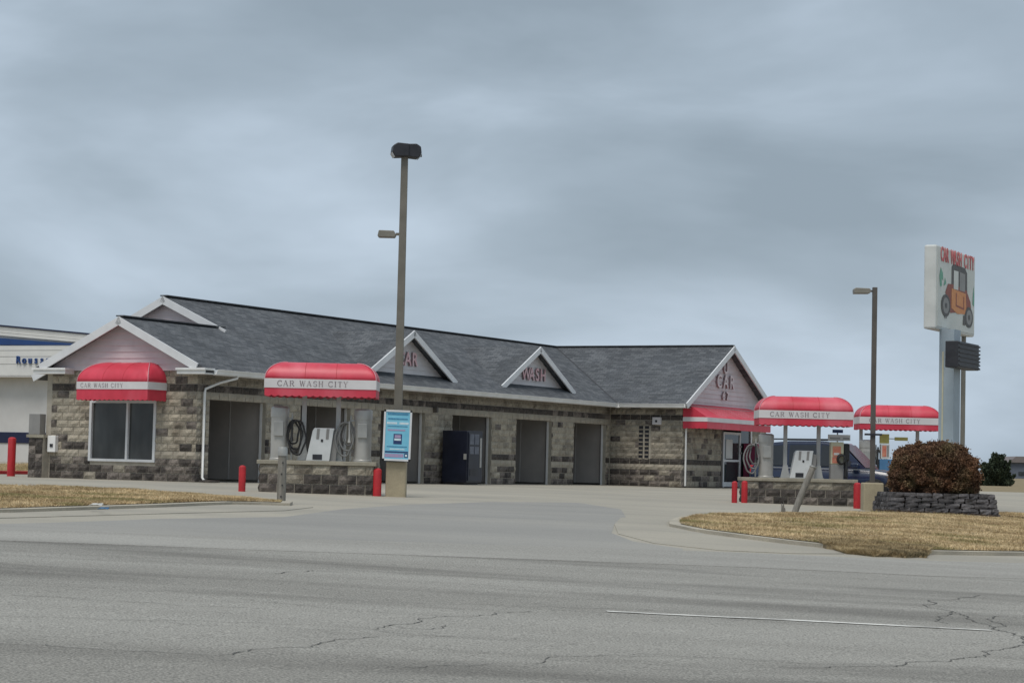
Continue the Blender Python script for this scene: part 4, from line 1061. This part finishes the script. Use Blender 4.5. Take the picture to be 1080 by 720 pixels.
bp2 = spot(919.5, 538); kr = bp2.y / FPX
lp2 = empty('light_pole', bp2); tag(lp2, 'shorter dark light pole with one lamp head beside the brown shrub', 'light pole', 'car park light poles')
MB().box(-10.5 * kr, 10.5 * kr, -10.5 * kr, 10.5 * kr, -.1, 29 * kr).build('concrete_base', M['basec'], lp2, bevel=.03)
H2 = at(922.5, 303, bp2.y).z - bp2.z
MB().box(-.060, .060, -.060, .060, 29 * kr, H2).build('pole', M['bronzed'], lp2, bevel=.01)
MB().bar((-.06, 0, H2 - .10), (-.16, 0, H2 - .10), .05, .05).build('arm', M['bronzed'], lp2)
MB().prism([(-.55, -.08), (-.15, -.07), (-.12, 0), (-.15, .06), (-.52, .07), (-.56, .03)], -.16, .16, lambda p, q, t: (p, t, H2 - .10 + q)).build('area_light', M['fixture'], lp2, bevel=.015)
MB().box(-.15, .15, -.15, .15, 29 * kr, 29 * kr + .03).build('base_plate', M['bronzed'], lp2)
MB().bar((-.22, -.06, at(919, 458, bp2.y).z - bp2.z), (.22, -.06, at(919, 458, bp2.y).z - bp2.z), .10, .05).build('crossbar', M['black'], lp2)

# ------------------------------------------------------------------ pylon sign
PY = 60.0
pb = at(997, 520, PY); pb.z = gz(pb.x, pb.y)
c0_ = at(975.5, 300, PY)
sg = empty('pylon_sign', (pb.x, pb.y, pb.z), BR); tag(sg, 'tall pylon sign with antique car picture and red lettering', 'sign')
# local x = along U (away), local y = V (left); face looks towards -y
def loc_of(px, py, d):
    v_ = at(px, py, d) - Vector((pb.x, pb.y, pb.z)); return Vector((v_.dot(U), v_.dot(V), v_.z))
zt = loc_of(987, 258.5, PY).z; zb_ = loc_of(987, 347, PY).z
yf = loc_of(987.5, 300, PY - .2).y; xn = loc_of(987.5, 300, PY - .2).x; wf = 3.75; dp = .36
MB().box(xn, xn + wf, yf, yf + dp, zb_, zt).build('cabinet', M['signwhite'], sg, bevel=.05)
MB().box(xn + .08, xn + wf - .08, yf - .012, yf + .02, zb_ + .08, zt - .08).build('face', M['signface'], sg)
fy = yf - .013
def spoly(pts, mk, off, name='picture'):
    pts = [(min(.965, .55 + (p - .55) * 1.09), .43 + (q - .43) * 1.08) for p, q in pts]
    n = len(pts); mb = MB(); mb.add([(xn + p * wf, fy - off, zb_ + q * (zt - zb_)) for p, q in pts], [tuple(range(n))]); 
    me = mb.mesh(name, M[mk]); bm = bmesh.new(); bm.from_mesh(me); bmesh.ops.triangulate(bm, faces=bm.faces[:]); bm.to_mesh(me); bm.free()
    return link(name, me, sg)
def ell(cx, cy, rx, ry, n=18): return [(cx + rx * math.cos(2 * PI * i / n), cy + ry * math.sin(2 * PI * i / n)) for i in range(n)]
hs_ = zt - zb_
for k, ch in enumerate('CAR WASH CITY'):
    if ch == ' ': continue
    me = letter_mesh(ch, .36, .01, [M['signred'], M['signred']]); o = link('letter', me, sg); o.rotation_euler = (PI / 2, 0, 0)
    o.location = (xn + wf * (.12 + .80 * k / 12), fy - .01, zb_ + hs_ * .825); o.scale = (1.0, 1.55, 1)
spoly([(.38, .48), (.38, .76), (.42, .80), (.70, .79), (.75, .74), (.76, .50)], 'signdark', .004)
spoly([(.43, .52), (.43, .73), (.54, .73), (.54, .52)], 'signface', .008); spoly([(.57, .52), (.57, .73), (.70, .72), (.70, .52)], 'cabgrey', .008)
spoly([(.24, .46), (.30, .56), (.44, .57), (.74, .54), (.84, .42), (.86, .32), (.36, .24), (.30, .30)], 'signbrown', .006)
spoly([(.38, .30), (.38, .52), (.72, .50), (.74, .27), (.52, .25)], 'orange', .010); spoly([(.48, .33), (.48, .48), (.50, .48), (.50, .35), (.66, .33), (.66, .46), (.68, .46), (.68, .31)], 'signbrown', .013)
for cx, cy, rx, ry in ((.25, .31, .105, .125), (.80, .24, .10, .12)):
    spoly(ell(cx, cy, rx, ry), 'signdark', .014); spoly(ell(cx, cy, rx * .68, ry * .72), 'cabgrey', .017); spoly(ell(cx, cy, rx * .25, ry * .25), 'signdark', .020)
spoly([(.22, .17), (.28, .17), (.27, .24), (.23, .24)], 'cabgrey', .012); spoly([(.66, .14), (.72, .14), (.72, .25), (.67, .25)], 'signdark', .012)
spoly([(.12, .50), (.16, .52), (.15, .60), (.19, .58), (.18, .66), (.13, .72), (.10, .62)], 'green', .005); spoly([(.20, .52), (.26, .56), (.23, .62)], 'green', .005)
spoly([(.89, .40), (.93, .38), (.95, .50), (.92, .62), (.90, .52)], 'green', .005); spoly([(.93, .44), (.96, .46), (.95, .56)], 'bluebin', .006)
# column and service pipe
cx0 = loc_of(990, 420, PY + .3); cw = 18.5 * PY / FPX
xa = cx0.x; ya = cx0.y
MB().box(xa, xa + .62, ya - .42, ya - .0, -.2, zb_ + .02).build('column', M['pylon'], sg)
MB().box(xa - .012, xa, ya - .13, ya - .09, 0, zb_ - .6).build('conduit', M['cream'], sg)
s2 = min((loc_of(1016.3, 420, PY + t * .02) for t in range(400)), key=lambda q_: abs(q_.y - (yf + .18)))
MB().tube([(s2.x, yf + .2, -.2), (s2.x, yf + .2, zb_ + .02)], .07, 12).build('support_pipe', M['fixture'], sg)
# black louvred reader box
z5, z6 = loc_of(1000, 361, PY).z, loc_of(1000, 388.5, PY).z
xa -= .92; rb = MB().box(xa + .02, xa + 2.05, ya - .80, ya - .44, z6, z5).build('louvre_box', M['black'], sg, bevel=.02)
for k in range(7): MB().box(xa + 2.05, xa + 2.12, ya - .82, ya - .42, z6 + .02 + k * (z5 - z6) / 7, z6 + .06 + k * (z5 - z6) / 7).build('louvre', M['black'], rb)
for k in range(6): MB().box(xa + .10, xa + 2.0, ya - .83, ya - .80, z6 + .05 + k * (z5 - z6) / 6, z6 + .08 + k * (z5 - z6) / 6).build('louvre', M['black'], rb)

# ------------------------------------------------------------------ wooden posts
wp1 = spot(296.5, 531); kw = wp1.y / FPX
r = empty('wooden_post', wp1); tag(r, 'weathered upright wooden post at the tip of the left grass', 'post', 'weathered wooden posts')
mb = MB(); hh = 59 * kw; r0 = 4.6 * kw
mb.lathe([(r0, -.1), (r0 * 1.02, hh * .4), (r0 * .97, hh * .8), (r0, hh - .03), (r0 * .8, hh)], n=12); mb.build('shaft', M['wood'], r)
MB().lathe([(r0 * 1.12, hh - .16), (r0 * 1.14, hh - .05), (r0 * .9, hh + .012)], n=12).build('cap', M['steel'], r)
for k in range(4): MB().box(-.012 + .02 * (k % 2), .012 + .02 * (k % 2), -r0 - .012, -r0 + .01, hh * (.12 + .2 * k), hh * (.12 + .2 * k) + .024).build('bolt', M['black'], r)
wp2 = spot(836, 544); kw = wp2.y / FPX
r = empty('wooden_post', wp2); tag(r, 'grey wooden post leaning right over the grass edge', 'post', 'weathered wooden posts')
top = at(857.5, 492, wp2.y + .15) - wp2; r0 = 3.4 * kw
MB().tube([Vector((0, 0, -.05)), top * .35 + Vector((0, .02, 0)), top * .7, top], [r0, r0 * 1.05, r0, r0 * .95], 10).build('shaft', M['wood'], r)
MB().tube([top * .985, top * 1.01], r0 * 1.12, 10).build('cap', M['steel'], r)
wp3 = spot(826.5, 544)
r = empty('wooden_stub', wp3); tag(r, 'short broken wooden stub left of the leaning post', 'post')
r0 = 2.6 * kw
MB().add([(-r0, -r0, -.05), (r0, -r0, -.05), (r0, r0, -.05), (-r0, r0, -.05), (-r0 * 1.1, -r0, .25), (r0 * .5, -r0, .17), (r0 * .6, r0, .14), (-r0 * .9, r0, .29)], [(0, 3, 2, 1), (4, 5, 6, 7), (0, 1, 5, 4), (1, 2, 6, 5), (2, 3, 7, 6), (3, 0, 4, 7)]).build('shaft', M['wood'], r)
MB().add([(-r0 * .8, -r0 * 1.02, .10), (r0 * .3, -r0 * 1.02, .10), (-r0 * .2, -r0 * 1.06, .34)], [(0, 1, 2)]).build('splinter', M['wood'], r)

# ------------------------------------------------------------------ planter, shrub, evergreen
pl = spot(996, 545.5); kq = pl.y / FPX
pw = 126 * kq; pd = 2.3; ph = .60
pt_ = empty('stone_planter', (pl.x, pl.y + pd / 2, pl.z)); tag(pt_, 'dark dry-stacked stone planter under the brown shrub', 'planter')
MB().prism([(-pw / 2 + .30, -pd / 2 + .28), (pw / 2 - .30, -pd / 2 + .28), (pw / 2 - .30, pd / 2 - .28), (-pw / 2 + .30, pd / 2 - .28)], -.15, ph - .10, lambda p, q, t: (p, q, t)).build('soil', M['leaflitter'], pt_)
def rock(w_, d_, h_, seed):
    r_ = random.Random(seed); mb = MB(); vs = []
    for z in (0, .5, 1):
        for x, y in ((-.5, -.5), (0, -.56), (.5, -.5), (.5, .5), (0, .5), (-.5, .5)):
            s_ = .92 if z != .5 else 1.0
            vs.append(((x * s_ + r_.uniform(-.05, .05)) * w_, (y * s_ + r_.uniform(-.07, .07)) * d_, (z + r_.uniform(-.05, .05)) * h_))
    fs = [(0, 5, 4, 3, 2, 1), (12, 13, 14, 15, 16, 17)]
    for lv in (0, 6):
        for i in range(6): fs.append((lv + i, lv + (i + 1) % 6, lv + 6 + (i + 1) % 6, lv + 6 + i))
    return mb.add(vs, fs)
rocks = [rock(1, 1, 1, s).mesh('stone', M['ledge']) for s in range(7)]
def lay(x0, x1, y, z, n_, hh, ang=0.0, x_is='x'):
    cur = x0
    while cur < x1 - .02:
        w_ = min(random.uniform(.20, .44), x1 - cur)
        if x1 - cur - w_ < .1: w_ = x1 - cur
        o = bpy.data.objects.new('stone', random.choice(rocks)); col.objects.link(o); o.parent = pt_
        c_ = cur + w_ / 2
        o.location = (c_, y + random.uniform(-.03, .03), z) if x_is == 'x' else (y + random.uniform(-.03, .03), c_, z)
        o.rotation_euler = (random.uniform(-.03, .03), random.uniform(-.04, .04), (0 if x_is == 'x' else PI / 2) + random.uniform(-.08, .08))
        o.scale = (w_ - .012, .26, hh); cur += w_
nc = 5; hc_ = ph / nc
for k in range(nc):
    ins = .028 * k; hh = hc_ * .96
    xl = -pw / 2 + .08 + ins + (.0 if k < 4 else .0)
    lay(xl, pw / 2 - .08 - ins, -pd / 2 + .13 + ins, k * hc_ - .02, 0, hh)
    lay(-pd / 2 + .25, pd / 2 - .1, pw / 2 - .18 - ins, k * hc_ - .02, 0, hh, x_is='y'); lay(-pd / 2 + .25, pd / 2 - .1, -pw / 2 + .18 + ins, k * hc_ - .02, 0, hh, x_is='y')

def leaf_cloud(name, n, fsurf, size, mat, parent, up=.5, inner=.35):
    """n leaf quads; fsurf(k) gives (pos, outward) arrays"""
    P, Nn = fsurf(n)
    t = rng.normal(size=(n, 3)); t[:, 2] += up; t += Nn * .8; t /= np.linalg.norm(t, axis=1)[:, None]
    b = np.cross(t, rng.normal(size=(n, 3))); b /= np.linalg.norm(b, axis=1)[:, None] + 1e-9
    s_ = size * rng.uniform(.6, 1.4, n)[:, None]
    v = np.empty((n, 4, 3)); v[:, 0] = P - b * s_ * .28; v[:, 1] = P + t * s_ * .45 - b * s_ * .42 * .8; v[:, 2] = P + t * s_; v[:, 3] = P + t * s_ * .45 + b * s_ * .42 * .8
    me = bpy.data.meshes.new(name); me.from_pydata(v.reshape(-1, 3).tolist(), [], np.arange(n * 4).reshape(-1, 4).tolist()); me.materials.append(mat)
    return link(name, me, parent)
# brown shrub: rounded arborvitae
sx_c = at(985.5, 500, pl.y + pd / 2).x; kk = (pl.y + pd / 2) / FPX
shb = empty('shrub', (sx_c, pl.y + pd / 2, pl.z + ph - .16)); tag(shb, 'large rounded rust-brown shrub growing in the stone planter', 'shrub')
RX, RY, RZs = 47.5 * kk, 1.06, 1.0 * (at(985, 464.5, pl.y + pd / 2).z - (pl.z + ph - .12))
clump = rng.normal(size=(260, 3)); clump /= np.linalg.norm(clump, axis=1)[:, None]
cl_r = rng.uniform(.86, 1.03, 260)
def shrub_surf(n):
    d = rng.normal(size=(n, 3)); d /= np.linalg.norm(d, axis=1)[:, None]; 
    # clumpy radius: nearest clump centre sets the bulge
    dots = d @ clump.T; j = dots.argmax(1); mxd = dots.max(1)
    rad = cl_r[j] * (1 - np.clip((1 - mxd) * 6.0, 0, .26))
    depth = rng.uniform(0, 1, n) ** 2.2 * .38
    rad = rad * (1 - depth)
    stray = rng.uniform(0, 1, n) < .08; rad = np.where(stray, rad * rng.uniform(1.0, 1.09, n), rad)
    e = 2.7   # super-ellipsoid, flat-topped and straight-sided
    nrm = (np.abs(d[:, 0]) ** e + np.abs(d[:, 1]) ** e + np.abs(d[:, 2]) ** e) ** (-1 / e)
    q_ = d * (nrm * rad)[:, None]
    taper = 1 - .10 * np.clip(-(q_[:, 2] - .25), 0, 1)
    P = q_ * np.array([RX, RY, 1]); zq = q_[:, 2]; P[:, 2] = RZs * np.where(zq > 0, .36 + .64 * zq, .36 * (1 + zq * 1.15))
    return P, d
leaf_cloud('foliage', 170000, shrub_surf, .046, M['bushleaf'], shb, up=.6)
mb = MB()
for k in range(14):
    a = 2 * PI * k / 14 + random.uniform(-.2, .2); rr = random.uniform(.2, .6)
    mb.tube([(0.12 * math.cos(a), .12 * math.sin(a), -.1), (rr * RX * .6 * math.cos(a), rr * RY * .6 * math.sin(a), RZs * .4), (rr * RX * math.cos(a), rr * RY * math.sin(a), RZs * random.uniform(.45, .62))], [.04, .025, .01], 6)
mb.build('branches', M['bark'], shb)
# far evergreen
eg = at(1051, 504.5, 150); eg.z = gz(eg.x, eg.y); ke = 150 / FPX
evt = empty('evergreen_tree', eg); tag(evt, 'dark green spreading evergreen beyond the shrub at the right edge', 'tree')
EH = 35 * ke
def ever_surf(n):
    rg = np.random.default_rng(21); K = 60
    d = rg.normal(size=(n, 3)); d /= np.linalg.norm(d, axis=1)[:, None]
    az = rg.uniform(0, 2 * PI, K); el_ = rg.uniform(.05, 1.35, K)
    br_ = np.stack([np.cos(az) * np.cos(el_), np.sin(az) * np.cos(el_), np.sin(el_)], 1)
    bl_ = rg.uniform(.78, 1.04, K); j = rg.integers(0, K, n); t = rg.uniform(.1, 1, n) ** .7
    P = br_[j] * (bl_[j] * t)[:, None] + d * (.07 + .12 * (1 - t))[:, None] * rg.uniform(.2, 1, n)[:, None]
    P = P * np.array([19.5 * ke, 1.25, EH * .96]); P[:, 2] = np.maximum(P[:, 2], .05)
    return P, br_[j]
leaf_cloud('crown', 24000, ever_surf, .15, M['needles'], evt, up=.7)
MB().tube([(0, 0, -.1), (.03, 0, EH * .3), (0, 0, EH * .75)], [.10, .08, .03], 8).build('trunk', M['bark'], evt)
mb = MB()
for k in range(9):
    a = 2 * PI * k / 9; mb.tube([(0, 0, .15 + .03 * k), (.6 * math.cos(a), .5 * math.sin(a), .6 + .04 * k)], [.035, .012], 5)
mb.build('limbs', M['bark'], evt)
# leaf litter along the planter foot
lit = rng.uniform((pl.x - pw / 2 - .3, pl.y - .35), (pl.x + pw / 2 + 1.0, pl.y + .1), (900, 2)); mb = MB()
for x, y in lit:
    a = random.uniform(0, PI); s_ = random.uniform(.012, .03); z = gz(x, y) + CH + random.uniform(.02, .06)
    mb.add([(x + s_ * math.cos(a), y + s_ * math.sin(a), z), (x - s_ * math.sin(a), y + s_ * math.cos(a), z + .01), (x - s_ * math.cos(a), y - s_ * math.sin(a), z + .004)], [(0, 1, 2)])
tag(mb.build('fallen_leaves', M['leaflitter']), 'brown fallen leaves along the foot of the stone planter', 'leaves', kind='stuff')

# ------------------------------------------------------------------ parked SUV
def suv(loc, rz, label):
    r = empty('parked_suv', loc, rz); tag(r, label, 'car')
    # stations along x (front +x): x, z_low, z_belt, halfwidth
    st = [(-2.36, .55, .92, .74), (-2.28, .40, 1.02, .84), (-1.9, .32, 1.04, .91), (-1.0, .28, 1.03, .93), (0, .28, 1.01, .93), (.95, .30, 1.00, .92), (1.5, .32, .98, .91), (2.05, .36, .90, .88), (2.32, .42, .78, .80), (2.40, .50, .68, .70)]
    vs = []; fs = []
    for x, zl, zb, hw in st:
        ring = [(-hw * .82, zl), (-hw, zl + .14), (-hw * 1.01, (zl + zb) / 2), (-hw * .98, zb - .05), (-hw * .90, zb), (hw * .90, zb), (hw * .98, zb - .05), (hw * 1.01, (zl + zb) / 2), (hw, zl + .14), (hw * .82, zl)]
        vs += [(x, y, z) for y, z in ring]
    n = 10
    for i in range(len(st) - 1):
        for k in range(n): fs.append((i * n + k, i * n + (k + 1) % n, (i + 1) * n + (k + 1) % n, (i + 1) * n + k))
    fs += [tuple(range(n)), tuple(range(len(vs) - 1, len(vs) - n - 1, -1))]
    mb = MB(); mb.add(vs, fs, 0, True); body = mb.build('body', M['carpaint'], r)
    # cabin
    cb = [(-2.2, .84, 1.0), (-1.95, .72, 1.70), (-1.2, .70, 1.78), (-.2, .70, 1.79), (.35, .70, 1.74), (1.15, .84, .98)]
    vs = []; fs = []
    base = [-2.24, -1.95, -1.2, -.2, .45, 1.22]
    for (x, hw, z), xb in zip(cb, base): vs += [(xb, -.86, .98), (x, -hw, z - .05), (x, -hw * .9, z), (x, hw * .9, z), (x, hw, z - .05), (xb, .86, .98)]
    for i in range(5):
        for k in range(5): fs.append((i * 6 + k, i * 6 + k + 1, (i + 1) * 6 + k + 1, (i + 1) * 6 + k))
    fs += [(0, 1, 2, 3, 4, 5), tuple(range(35, 29, -1))]
    mb = MB(); mb.add(vs, fs, 0, False); mb.build('cabin', M['carpaint'], r, bevel=.02)
    for s_ in (-1, 1):
        def side(x, z): # y on the cabin side
            t = (z - .98) / .74; return s_ * (.875 - .155 * t)
        for poly in ([(-1.92, 1.06), (-1.78, 1.62), (-1.22, 1.66), (-1.22, 1.06)], [(-1.14, 1.06), (-1.14, 1.66), (-.26, 1.68), (-.26, 1.06)], [(-.18, 1.06), (-.18, 1.68), (.32, 1.64), (.86, 1.06)]):
            MB().prism(poly, 0, .012, lambda p, q, t: (p, side(p, q) + s_ * t, q)).build('side_window', M['carglass'], r)
        MB().bar((-2.0, s_ * .945, 1.0), (1.3, s_ * .935, .985), .012, .025).build('belt_trim', M['chrome'], r)
        MB().box(.78, .98, s_ * 1.02 - .09, s_ * 1.02 + .09, 1.02, 1.16).build('mirror', M['carpaint'], r, bevel=.03)
        for x in (-.70, .30): MB().box(x - .1, x + .1, s_ * .95 - .015, s_ * .95 + .015, .84, .88).build('door_handle', M['chrome'], r)
        for x in (-1.45, 1.45):
            wh = MB().lathe([(.17, -.11), (.34, -.11), (.37, -.06), (.37, .06), (.34, .11), (.17, .11)], n=24).build('wheel', M['tyre'], r)
            wh.rotation_euler = (PI / 2, 0, 0); wh.location = (x, s_ * .83, .37)
            MB().lathe([(.24, -.115), (.22, -.09), (.05, -.10), (.001, -.11)], n=16).build('rim', M['rim'], wh)
            MB().lathe([(.001, .11), (.05, .10), (.22, .09), (.24, .115)], n=16).build('rim', M['rim'], wh)
        MB().box(2.22, 2.36, s_ * .62 - .16, s_ * .62 + .16, .66, .80).build('headlight', M['lampglass'], r, bevel=.03)
        MB().box(-2.36, -2.26, s_ * .70 - .08, s_ * .70 + .08, .80, 1.05).build('tail_light', M['redpaint'], r, bevel=.02)
        MB().bar((-1.7, s_ * .62, 1.83), (.1, s_ * .62, 1.84), .04, .04).build('roof_rail', M['black'], r)
    # windscreen
    MB().add([(.47, -.62, 1.70), (.47, .62, 1.70), (1.13, .72, 1.04), (1.13, -.72, 1.04)], [(0, 1, 2, 3)]).build('windscreen', M['carglass'], r).modifiers.new('s', 'SOLIDIFY').thickness = .01
    MB().add([(-2.02, -.60, 1.62), (-2.02, .60, 1.62), (-2.235, .72, 1.06), (-2.235, -.72, 1.06)], [(0, 1, 2, 3)]).build('rear_window', M['carglass'], r).modifiers.new('s', 'SOLIDIFY').thickness = .01
    MB().box(2.34, 2.42, -.42, .42, .54, .74).build('grille', M['black'], r)
    return r
sv = at(880, 490, 64.5)
suv((sv.x, 64.5, gz(sv.x, 64.5)), -.42, 'dark blue SUV parked behind the middle vacuum island')

# ------------------------------------------------------------------ neighbouring building, left
ND = 100.0
nb0 = at(96, 487, ND); nb0.z = gz(-22, ND) - .05
nb = empty('neighbour_building', (nb0.x, nb0.y, nb0.z), BR); tag(nb, 'white building with blue bands partly hidden left of the stone car wash', 'building')
def nl(px, py):  # local coordinates on the facade plane (u=0): (v, z)
    d = ray(px, py); c_ = Vector((0, 0, CAMZ)); t = ((nb0 - c_).dot(U)) / d.dot(U); q_ = c_ + d * t - nb0; return q_.dot(V), q_.z
FW = 14.0
def fpoly(pts, mk, t0, t1, name):
    q_ = [nl(*p_) for p_ in pts]
    MB().prism(q_, t0, t1, lambda p, q, t: (t, p, q)).build(name, M[mk], nb)
za_, zc_ = nl(20, 397)[1], nl(20, 343)[1]
MB().box(.7, 9, -2, FW, 0, za_ + .5).build('wall', M['nbwall'], nb)
MB().box(.66, .70, -2, FW, nl(20, 467)[1], nl(20, 455.5)[1]).build('wall_stripe', M['nbnavy'], nb)
MB().box(0, .8, -2, FW, za_ - .02, za_ + .06).build('soffit', M['nbwall'], nb)
# horizontal fascia boards
yb = [397, 384, 376, 369.5, 364]
for a, b in zip(yb[:-1], yb[1:]): MB().box(.0, .12 + .0, -2, FW, nl(20, a)[1] + .012, nl(20, b)[1] - .012).build('fascia_board', M['nbwhite'], nb)
MB().box(.06, .10, -2, FW, za_, nl(20, 364)[1]).build('fascia_backing', M['nbwall'], nb)
fpoly([(-40, 353.5), (80, 362.4), (130, 365.5), (130, 366.5), (80, 363.9), (-40, 363.6)], 'nbblue', -.02, .15, 'blue_band')
for k in range(3):
    a0, a1 = 344.0 + k * 3.3, 344.0 + (k + 1) * 3.3 - .35
    fpoly([(-40, a0 - 3.6), (130, a0 + 12.2 - k * .3), (130, a1 + 12.2 - k * .4), (-40, a1 - 3.6)], 'nbwhite', .02, .16, 'sloped_panel')
fpoly([(-40, 338.6), (130, 354.6), (130, 356), (-40, 340.2)], 'nbnavy', -.03, 3, 'roof_edge')
fpoly([(-40, 340), (130, 356), (130, 366), (-40, 364)], 'nbwall', .16, 3, 'gable_wall')
# script sign lettering
for k, ch in enumerate('Rousso'):
    me = letter_mesh(ch, .62, .06, [M['nbblue'], M['nbblue']]); o = link('sign_letter', me, nb)
    v_, z_ = nl(20 + k * 6.2, 383.0); o.matrix_local = Matrix.Translation((-.05, v_, z_)) @ Matrix.Rotation(-PI / 2, 4, 'Z') @ Matrix.Rotation(PI / 2, 4, 'X')
    o.scale = (.72, .78, 1)
# red kerb rail
a_ = spot(-30, 499.5); b_ = spot(47, 500.2); MBk = MB(); MBk.bar((a_.x, a_.y, a_.z + .05), (b_.x, b_.y, b_.z + .05), .12, .12); kb = MBk.build('red_kerb', M['redpaint'], bevel=.02)
tag(kb, 'low red painted kerb beside the left bollard', 'kerb')
# grass verge behind it
vg = ccw(S((-60, 499), (47, 499), (60, 497), (60, 490), (-60, 489)))
grass('dry_grass', vg, 26000, .05, .12, 'dry grass verge in front of the white neighbour', off=.0); sheet('verge_soil', vg, .012, M['soil'])

# ------------------------------------------------------------------ far things at the right
fd = 290.0; fb = at(1066, 503, fd); fb.z = gz(fb.x, fb.y); kf = fd / FPX
fh = empty('distant_building', fb); tag(fh, 'far low blue-grey building at the right edge', 'building')
MB().box(0, 9, 0, 6, -.2, 17 * kf).build('wall', M['farwall'], fh)
MB().prism([(-.4, 16.5 * kf), (9.4, 16.5 * kf), (8.6, 23 * kf), (.6, 23 * kf)], -.4, 6.4, lambda p, q, t: (p, t, q)).build('roof', M['farroof'], fh)
for k in range(3): MB().box(1 + k * 2.5, 2.2 + k * 2.5, -.05, .02, 3 * kf, 7 * kf).build('window', M['glass'], fh)
# scrap of paper on the left curb
sp_ = spot(101, 540); mb = MB(); g_ = 5; vs = []
for j in range(g_):
    for i in range(g_): vs.append(((i - 2) * .05 + random.uniform(-.012, .012), (j - 2) * .035, .03 + random.uniform(0, .05)))
mb.add(vs, [(j * g_ + i, j * g_ + i + 1, (j + 1) * g_ + i + 1, (j + 1) * g_ + i) for j in range(g_ - 1) for i in range(g_ - 1)])
lt = mb.build('paper_scrap', M['paper'], loc=(sp_.x, sp_.y, sp_.z + CH)); tag(lt, 'crumpled white scrap of paper on the left curb', 'litter'); lt.modifiers.new('s', 'SOLIDIFY').thickness = .003
lp_ = spot(106, 542); mb = MB(); mb.add([(x + .05, y, z) for x, y, z in vs], [(j * g_ + i, j * g_ + i + 1, (j + 1) * g_ + i + 1, (j + 1) * g_ + i) for j in range(g_ - 1) for i in range(g_ - 1)])
lt = mb.build('plastic_scrap', M['bluebin'], loc=(lp_.x, lp_.y, lp_.z + .05)); lt.scale = (.8, .8, .8); tag(lt, 'small blue scrap of plastic at the left curb face', 'litter'); lt.modifiers.new('s', 'SOLIDIFY').thickness = .003
